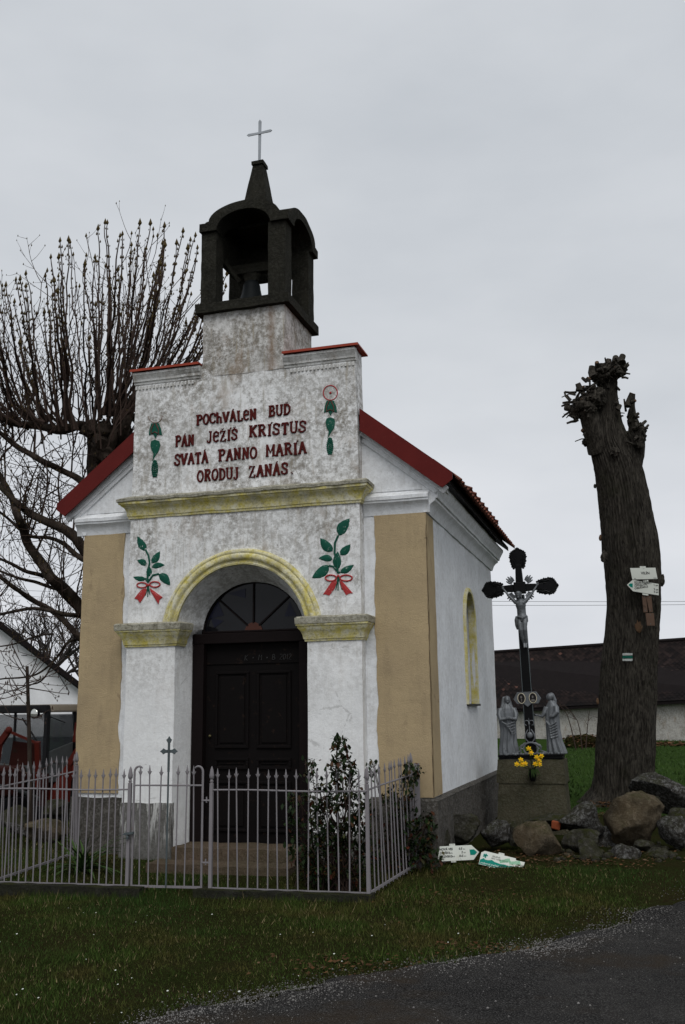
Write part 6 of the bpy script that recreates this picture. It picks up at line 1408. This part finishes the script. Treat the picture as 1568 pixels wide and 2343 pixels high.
for x, y, r_, w_ in ((-1.62, .95, .72, .36), (.10, .95, .72, .36), (-1.45, -1.35, .45, .26), (-.10, -1.35, .45, .26)):
    wv = lt(MB().lathe((0,0,0), [(r_*.55,-w_/2),(r_*.92,-w_/2),(r_,-w_*.35),(r_,w_*.35),(r_*.92,w_/2),(r_*.55,w_/2)], 28), 'wheel', m_rub, tr, 40); wv.rotation_euler = (0, PI/2, 0); wv.location = (x+w_*.5*0, y, r_-.04)
    lt(MB().lathe((0,0,0), [(.06,-w_*.3),(r_*.56,-w_*.3),(r_*.56,w_*.3),(.06,w_*.3)], 20), 'rim', m_tred, wv, 40)
    mb = MB()
    for k in range(18): a = 2*PI*k/18; mb.bar((r_*math.cos(a), r_*math.sin(a), -w_*.45), (r_*math.cos(a+.12), r_*math.sin(a+.12), w_*.45), .05, .05, (math.cos(a), math.sin(a), 0))
    lt(mb, 'lug', m_rub, wv)['kind'] = 'stuff'
for x in (-1.62, .10): lt(MB().tube([(x, .95+.80*math.cos(a), .70+.80*math.sin(a)) for a in np.linspace(.1, 3.0, 12)], .03, 4).prism([(.95+.82*math.cos(a), .70+.82*math.sin(a)) for a in np.linspace(.1, 3.0, 12)]+[(.95+.78*math.cos(a), .70+.78*math.sin(a)) for a in np.linspace(3.0, .1, 12)], x-.2, x+.2, lambda a, y, b_: (y, a, b_)), 'mudguard', m_tred)
for x in (-1.55, -.02):
    arm = lt(MB().bar((x,.02,H-1.15),(x-.05*0,-1.1,H-1.05),.06,.10).bar((x,-1.1,H-1.05),(x,-2.3,H-1.75),.06,.10).ball((x,-1.1,H-1.05),(.05,.08,.08)).box((x-.05,-.10,H-1.6),(x+.05,.06,H-1.1)), 'loader_arm', m_tred2, tr)
    lt(MB().tube([(x,-.05,H-1.5),(x,-.6,H-1.3)],.035,8).tube([(x,-.6,H-1.3),(x,-1.2,H-1.15)],.02,8), 'ram', m_tgry, arm)
lt(MB().box((-1.62,-2.95,.30),(.12,-2.85,.80)).box((-1.62,-2.95,.22),(.12,-2.35,.30)), 'bucket', m_tred)
# red frame pieces seen nearest the chapel
q0, q1, q2 = [ond(*p, 15.0) for p in ((179,1716),(160,1747),(153,1835))]
mb = MB().bar(q0, q1, .07, .09).bar(q1, q2, .07, .09); Mi = (Matrix.Translation(tr.location)@Matrix.Rotation(YT, 4, 'Z')).inverted(); mb.xf(Mi); lt(mb, 'stabiliser', m_tred)
q0, q1, q2, q3 = [ond(*p, 14.9) for p in ((20,1671),(0,1700),(-14,1790),(84,1700))]
mb = MB().bar(q0, q1, .06, .09).bar(q1, q2, .06, .09).bar(q0+Vector((.05,0,-.03)), q3, .035, .04).ball(q0,(.055,.055,.06)); mb.bar(ond(86,1697,14.9), ond(88,1800,14.9), .07, .08); mb.xf(Mi); lt(mb, 'loader_frame', m_tred); mb = MB(); mb.add([ond(*p, 15.0) for p in ((30,1695),(84,1702),(84,1750),(20,1752))]+[ond(*p, 15.1) for p in ((30,1695),(84,1702),(84,1750),(20,1752))], [(3,2,1,0),(4,5,6,7),(0,1,5,4),(1,2,6,5),(2,3,7,6),(3,0,4,7)]); mb.xf(Mi); lt(mb, 'loader_plate', m_tred2)
# overhead cables
m_cab2 = paint('cable', (.16, .17, .18), .6)
for i, (vl, vr, lab) in enumerate(((1349, 1371, 'upper thin overhead cable crossing the sky behind the tree'), (1364, 1377, 'lower thin overhead cable crossing the sky behind the tree'))):
    a, b_ = ond(-300, vl-4, 70), ond(1900, vr+14, 62); pts = [a.lerp(b_, t_)+Vector((0,0,-.55*4*t_*(1-t_)+.35)) for t_ in np.linspace(0, 1, 30)]
    tag(MB().tube(pts, .014, 5).build('overhead_cable', m_cab2, None, orig=a), lab, 'cable', 'overhead cables')

# ------------------------------------------------------------------ trees on the left
def vlimb(pts, r0, r1, k=6, D=16.5, amp=.02):
    P_ = resample([ond(u, v, D+(dd[0] if dd else 0)) for u, v, *dd in pts], k); m_ = len(P_); P_ = [p+nvec(p, 1.7, amp*2) for p in P_]
    return P_, [r0+(r1-r0)*(i/(m_-1)) for i in range(m_)]
bud_mb = MB(); twig_mb = MB(); shoot_mb = MB()
def bud(p, r_):
    bud_mb.add([p+Vector((r_,0,0)), p+Vector((0,r_,0)), p+Vector((-r_,0,0)), p+Vector((0,-r_,0)), p+Vector((0,0,r_*2.6)), p-Vector((0,0,r_*1.3))], [(0,1,4),(1,2,4),(2,3,4),(3,0,4),(1,0,5),(2,1,5),(3,2,5),(0,3,5)])
def twig(p, d, L_, r_, depth=0, upb=.12, mb=None):
    mb = mb or twig_mb; n_ = max(3, int(L_/.12)); pts = [p]; d = d.normalized()
    for i in range(n_):
        d = (d+Vector((random.gauss(0,.09), random.gauss(0,.09), random.gauss(upb,.06)))).normalized(); p = p+d*L_/n_; pts.append(p)
        if depth > 0 and random.random() < .42:
            sd_ = d.cross(Vector((random.gauss(0,1), random.gauss(0,1), random.gauss(0,1)))).normalized(); twig(p, d*.7+sd_, L_*random.uniform(.25, .5), r_*.6, depth-1, upb, mb)
        if i > n_*.5 and random.random() < .4: bud(p+d.cross(Vector((1,0,0)))*r_, .010)
    mb.tube(pts, list(np.linspace(r_, r_*.45, len(pts))), 5, False); bud(p, random.uniform(.007, .014))
ct = ond(235, 1300, 16.8)
chn = thing('chestnut_tree', (ct.x, ct.y, gz(ct.x, ct.y)), 'old pollarded chestnut with a fan of budding upright shoots behind the chapel', 'tree')
P_, R_ = vlimb([(245,1900),(244,1600),(242,1350),(238,1180),(235,1080),(232,1010),(228,990)], .42, .19, D=16.8)
mb = MB().tube(P_, R_, 18); mb.v = [q+nvec(q, 4, .03) for q in mb.v]; mb.build('trunk', m_bark2, chn, True)
MAINL = [([(232,1020),(215,990),(180,975),(139,983),(81,973),(29,967),(-20,945),(-80,900)], .16, .05),
 ([(238,1100),(270,1030),(292,960),(300,910)], .17, .09), ([(235,1060),(262,1000),(275,960)], .14, .10),
 ([(240,1150),(194,1109),(145,1076),(90,1050),(32,1015),(-10,985),(-90,920)], .10, .05),
 ([(250,1330),(190,1254),(159,1217),(94,1189),(57,1166),(37,1152),(0,1120),(-60,1040)], .15, .05),
 ([(248,1300),(189,1280),(150,1246),(114,1232),(71,1225),(20,1190),(-30,1150)], .07, .03),
 ([(250,1450),(186,1396),(148,1348),(114,1323),(94,1294),(68,1249),(57,1212),(43,1181),(26,1149),(0,1090),(-30,1010)], .17, .07),
 ([(110,1322),(60,1310),(20,1285),(-30,1260)], .06, .03), ([(150,1350),(100,1340),(50,1325),(0,1305),(-50,1290)], .05, .025),
 ([(250,1430),(184,1411),(148,1405),(102,1396),(37,1399),(-40,1410)], .07, .035),
 ([(250,1500),(184,1459),(159,1436),(114,1399),(71,1374),(28,1342),(-30,1300)], .095, .05),
 ([(250,1470),(184,1461),(153,1470),(128,1504),(85,1541),(43,1552),(-20,1560)], .04, .018),
 ([(128,1504),(95,1555),(60,1570),(0,1590)], .025, .012), ([(120,1450),(80,1455),(30,1475),(-20,1480)], .03, .015)]
paths = []
for pts, r0_, r1_ in MAINL:
    P_, R_ = vlimb([(u, v, random.uniform(-.3, .3)) for u, v in pts], r0_*.68, r1_*.62, D=16.5); paths.append((P_, R_)); mb = MB().tube(P_, [r_*(1+.15*noise.noise(p*3)) for r_, p in zip(R_, P_)], 10); mb.build('branch', m_bark2, chn, True)
for (u, v, r_) in ((208,985,(.15,.15,.15)), (240,985,(.15,.16,.18)), (275,965,(.12,.12,.15)), (292,935,(.10,.12,.16)), (238,1030,(.20,.2,.22)), (285,985,(.13,.13,.13))): knob(ond(u, v, 16.5), r_, int(u), chn, m_bark2)
vt = lambda u: float(np.interp(u, [-120,0,50,90,140,200,290,345,390,440,480,560,640], [700,612,620,588,545,494,493,492,515,527,560,640,760]))
for i in range(92):
    tu = random.uniform(-110, 600); inner_ = random.random()
    ru = np.interp(tu, [-110, 60, 200, 330, 600], [10, 120, 215, 270, 330])+random.gauss(0, 16); rvv = np.interp(ru, [0,100,200,260,330], [965,978,975,950,960])+random.uniform(-15, 15)
    tv = vt(tu)+6+random.expovariate(1/60.)+(0 if random.random() < .5 else random.uniform(0, 130)); D0 = 16.5+random.uniform(-.5, .5); D1 = 16.5+random.uniform(-1.6, 1.6)
    mu, mv = ru+(tu-ru)*.62+random.gauss(0, 6), rvv+(tv-rvv)*.42; P_ = resample([ond(ru, rvv, D0), ond((ru+mu)/2+(tu-ru)*.07, (rvv+mv)/2+8, D0), ond(mu, mv, (D0+D1)/2), ond((mu+tu)/2+(tu-ru)*.03, (mv+tv)/2, D1), ond(tu, tv, D1)], 6)
    P_ = [p+nvec(p, 2.2, .05) for p in P_]; r0_ = random.uniform(.009, .024); m_ = len(P_); shoot_mb.tube(P_, [r0_*(1-k/(m_-1))**.8+.0065 for k in range(m_)], 6)
    bud(P_[-1], random.uniform(.026, .042)); d = (P_[-1]-P_[-2]).normalized()
    for k in range(int(m_*.62), m_-1):
        for s_ in (-1, 1):
            if random.random() < .6: bud(P_[k]+rgt*s_*.022+Vector((0,0,.005)), random.uniform(.010, .02))
    for k in range(int(m_*.25), m_-2):
        if random.random() < .20:
            sd_ = Vector((random.gauss(0,1), random.gauss(0,1), .3)).normalized(); twig(P_[k], (P_[k+1]-P_[k]).normalized()+sd_*.8, random.uniform(.25, .7)*(1.05-k/m_), .006, 1, .12)
for (P_, R_), nn in zip(paths, (20, 6, 4, 20, 20, 12, 22, 8, 8, 16, 18, 10, 6, 6)):
    for _ in range(int(nn*.9)):
        k = random.randrange(4, len(P_)-1); d = (P_[k+1]-P_[k]).normalized(); sd_ = Vector((random.gauss(0,1), random.gauss(0,.7), random.gauss(.3,.9))).normalized(); twig(P_[k], d*.6+sd_, random.uniform(.35, 1.5), random.uniform(.006, .012), 2, .10)
for (P_, R_) in paths[:1]+paths[3:5]+paths[6:7]:
    for _ in range(9):
        k = random.randrange(6, len(P_)-1); p = P_[k]; L_ = random.uniform(.8, 1.7); twig(p, Vector((random.gauss(0,.2), random.gauss(0,.2), 1)), L_, random.uniform(.014, .022), 2, .05)
for i in range(75):
    tu = random.uniform(-110, 560); ru = np.interp(tu, [-110, 60, 200, 330, 560], [-20, 100, 205, 270, 320])+random.gauss(0, 30); rvv = np.interp(ru, [0,100,200,260,330], [965,978,975,950,960])+random.uniform(-20, 60)
    tv = vt(tu)+random.uniform(30, 260); D0 = 16.5+random.uniform(-.7, .7); D1 = D0+random.uniform(-1.2, 1.2)
    P_ = resample([ond(ru, rvv, D0), ond(ru+(tu-ru)*.3+random.gauss(0, 14), rvv+(tv-rvv)*.35, D0), ond(ru+(tu-ru)*.7+random.gauss(0, 16), rvv+(tv-rvv)*.7, D1), ond(tu, tv, D1)], 6); P_ = [p+nvec(p, 1.6, .12) for p in P_]
    shoot_mb.tube(P_, list(np.linspace(random.uniform(.008, .016), .005, len(P_))), 5); bud(P_[-1], .025)
    for k in range(6, len(P_)-1):
        if random.random() < .3: twig(P_[k], (P_[k+1]-P_[k]).normalized()+Vector((random.gauss(0,.8), random.gauss(0,.8), .2)), random.uniform(.2, .8), .006, 1, .1)
shoot_mb.build('shoots', m_twig, chn, True)['kind'] = 'stuff'; twig_mb.build('crown', m_twig, chn)['kind'] = 'stuff'; bud_mb.build('buds', m_bud, chn)['kind'] = 'stuff'
# young staked tree behind the fence
bud_mb = MB(); twig_mb = MB()
yb0 = ond(72, 1880, 11.9); yb0.z = gz(yb0.x, yb0.y); yt = thing('young_tree', yb0, 'slender young tree with topped stem behind the left fence', 'tree')
P_ = resample([yb0, ond(69,1785,11.9), ond(66,1650,11.9), ond(62,1524,11.9)], 6); MB().tube(P_, np.linspace(.032, .019, len(P_)), 9).build('trunk', m_bark2, yt, True)
for v, du, dv_ in ((1545,-60,-45),(1550,50,-30),(1556,34,-35),(1562,62,-12),(1568,-70,4),(1574,80,14),(1580,-62,26),(1560,-30,-40),(1570,40,-20),(1590,-50,-8),(1650,-70,-12),(1640,40,10),(1770,-50,-16),(1775,60,-20)):
    p = ond(65, v, 11.9); q = ond(65+du, v+dv_, 11.9+random.uniform(-.4, .4)); twig(p, (q-p), (q-p).length*1.15, .008, 2, .06)
twig_mb.build('twigs', m_twig, yt)['kind'] = 'stuff'; bud_mb.build('buds', m_twig, yt)['kind'] = 'stuff'
# bare trees far behind the house
def far_tree(u, vbase, vtop, D, label, seed):
    random.seed(seed); b0 = ond(u, vbase, D); t = thing('bare_tree', b0, label, 'tree', 'bare trees beyond the house'); mb = MB(); Ht = (vbase-vtop)*D/CF; tk = MB()
    def rec(p, d, L_, r_, lev):
        n_ = 4; pts = [p]
        for i in range(n_): d = (d+Vector((random.gauss(0,.13), random.gauss(0,.13), .06))).normalized(); p = p+d*L_/n_; pts.append(p)
        (tk if lev == 0 else mb).tube(pts, list(np.linspace(r_, r_*.65, n_+1)), 6 if lev < 2 else 4, False)
        if lev < 5:
            for k in range(3 if lev < 4 else 3):
                q = pts[random.randint(2, n_)] if k else p; sd_ = Vector((random.gauss(0,1), random.gauss(0,1), random.gauss(.2,.6))).normalized(); rec(q, d*.9+sd_*.75, L_*random.uniform(.58, .78), r_*.58, lev+1)
    rec(b0, Vector((0,0,1)), Ht*.36, Ht*.022, 0); tk.build('trunk', m_twigl, t, True); mb.build('crown', m_twigl, t)['kind'] = 'stuff'
for i, (u, vt_, lab) in enumerate(((15,1300,'leftmost far bare tree above the house roof'), (75,1285,'tall far bare tree left of the chapel with dense twigs'), (118,1300,'far bare tree between the branches and the roof slope'), (160,1345,'far bare tree nearest the chapel wall'), (195,1390,'lower far bare tree half hidden by the chapel corner'))): far_tree(u, 1660, vt_, 55+3*i, lab, 50+i)
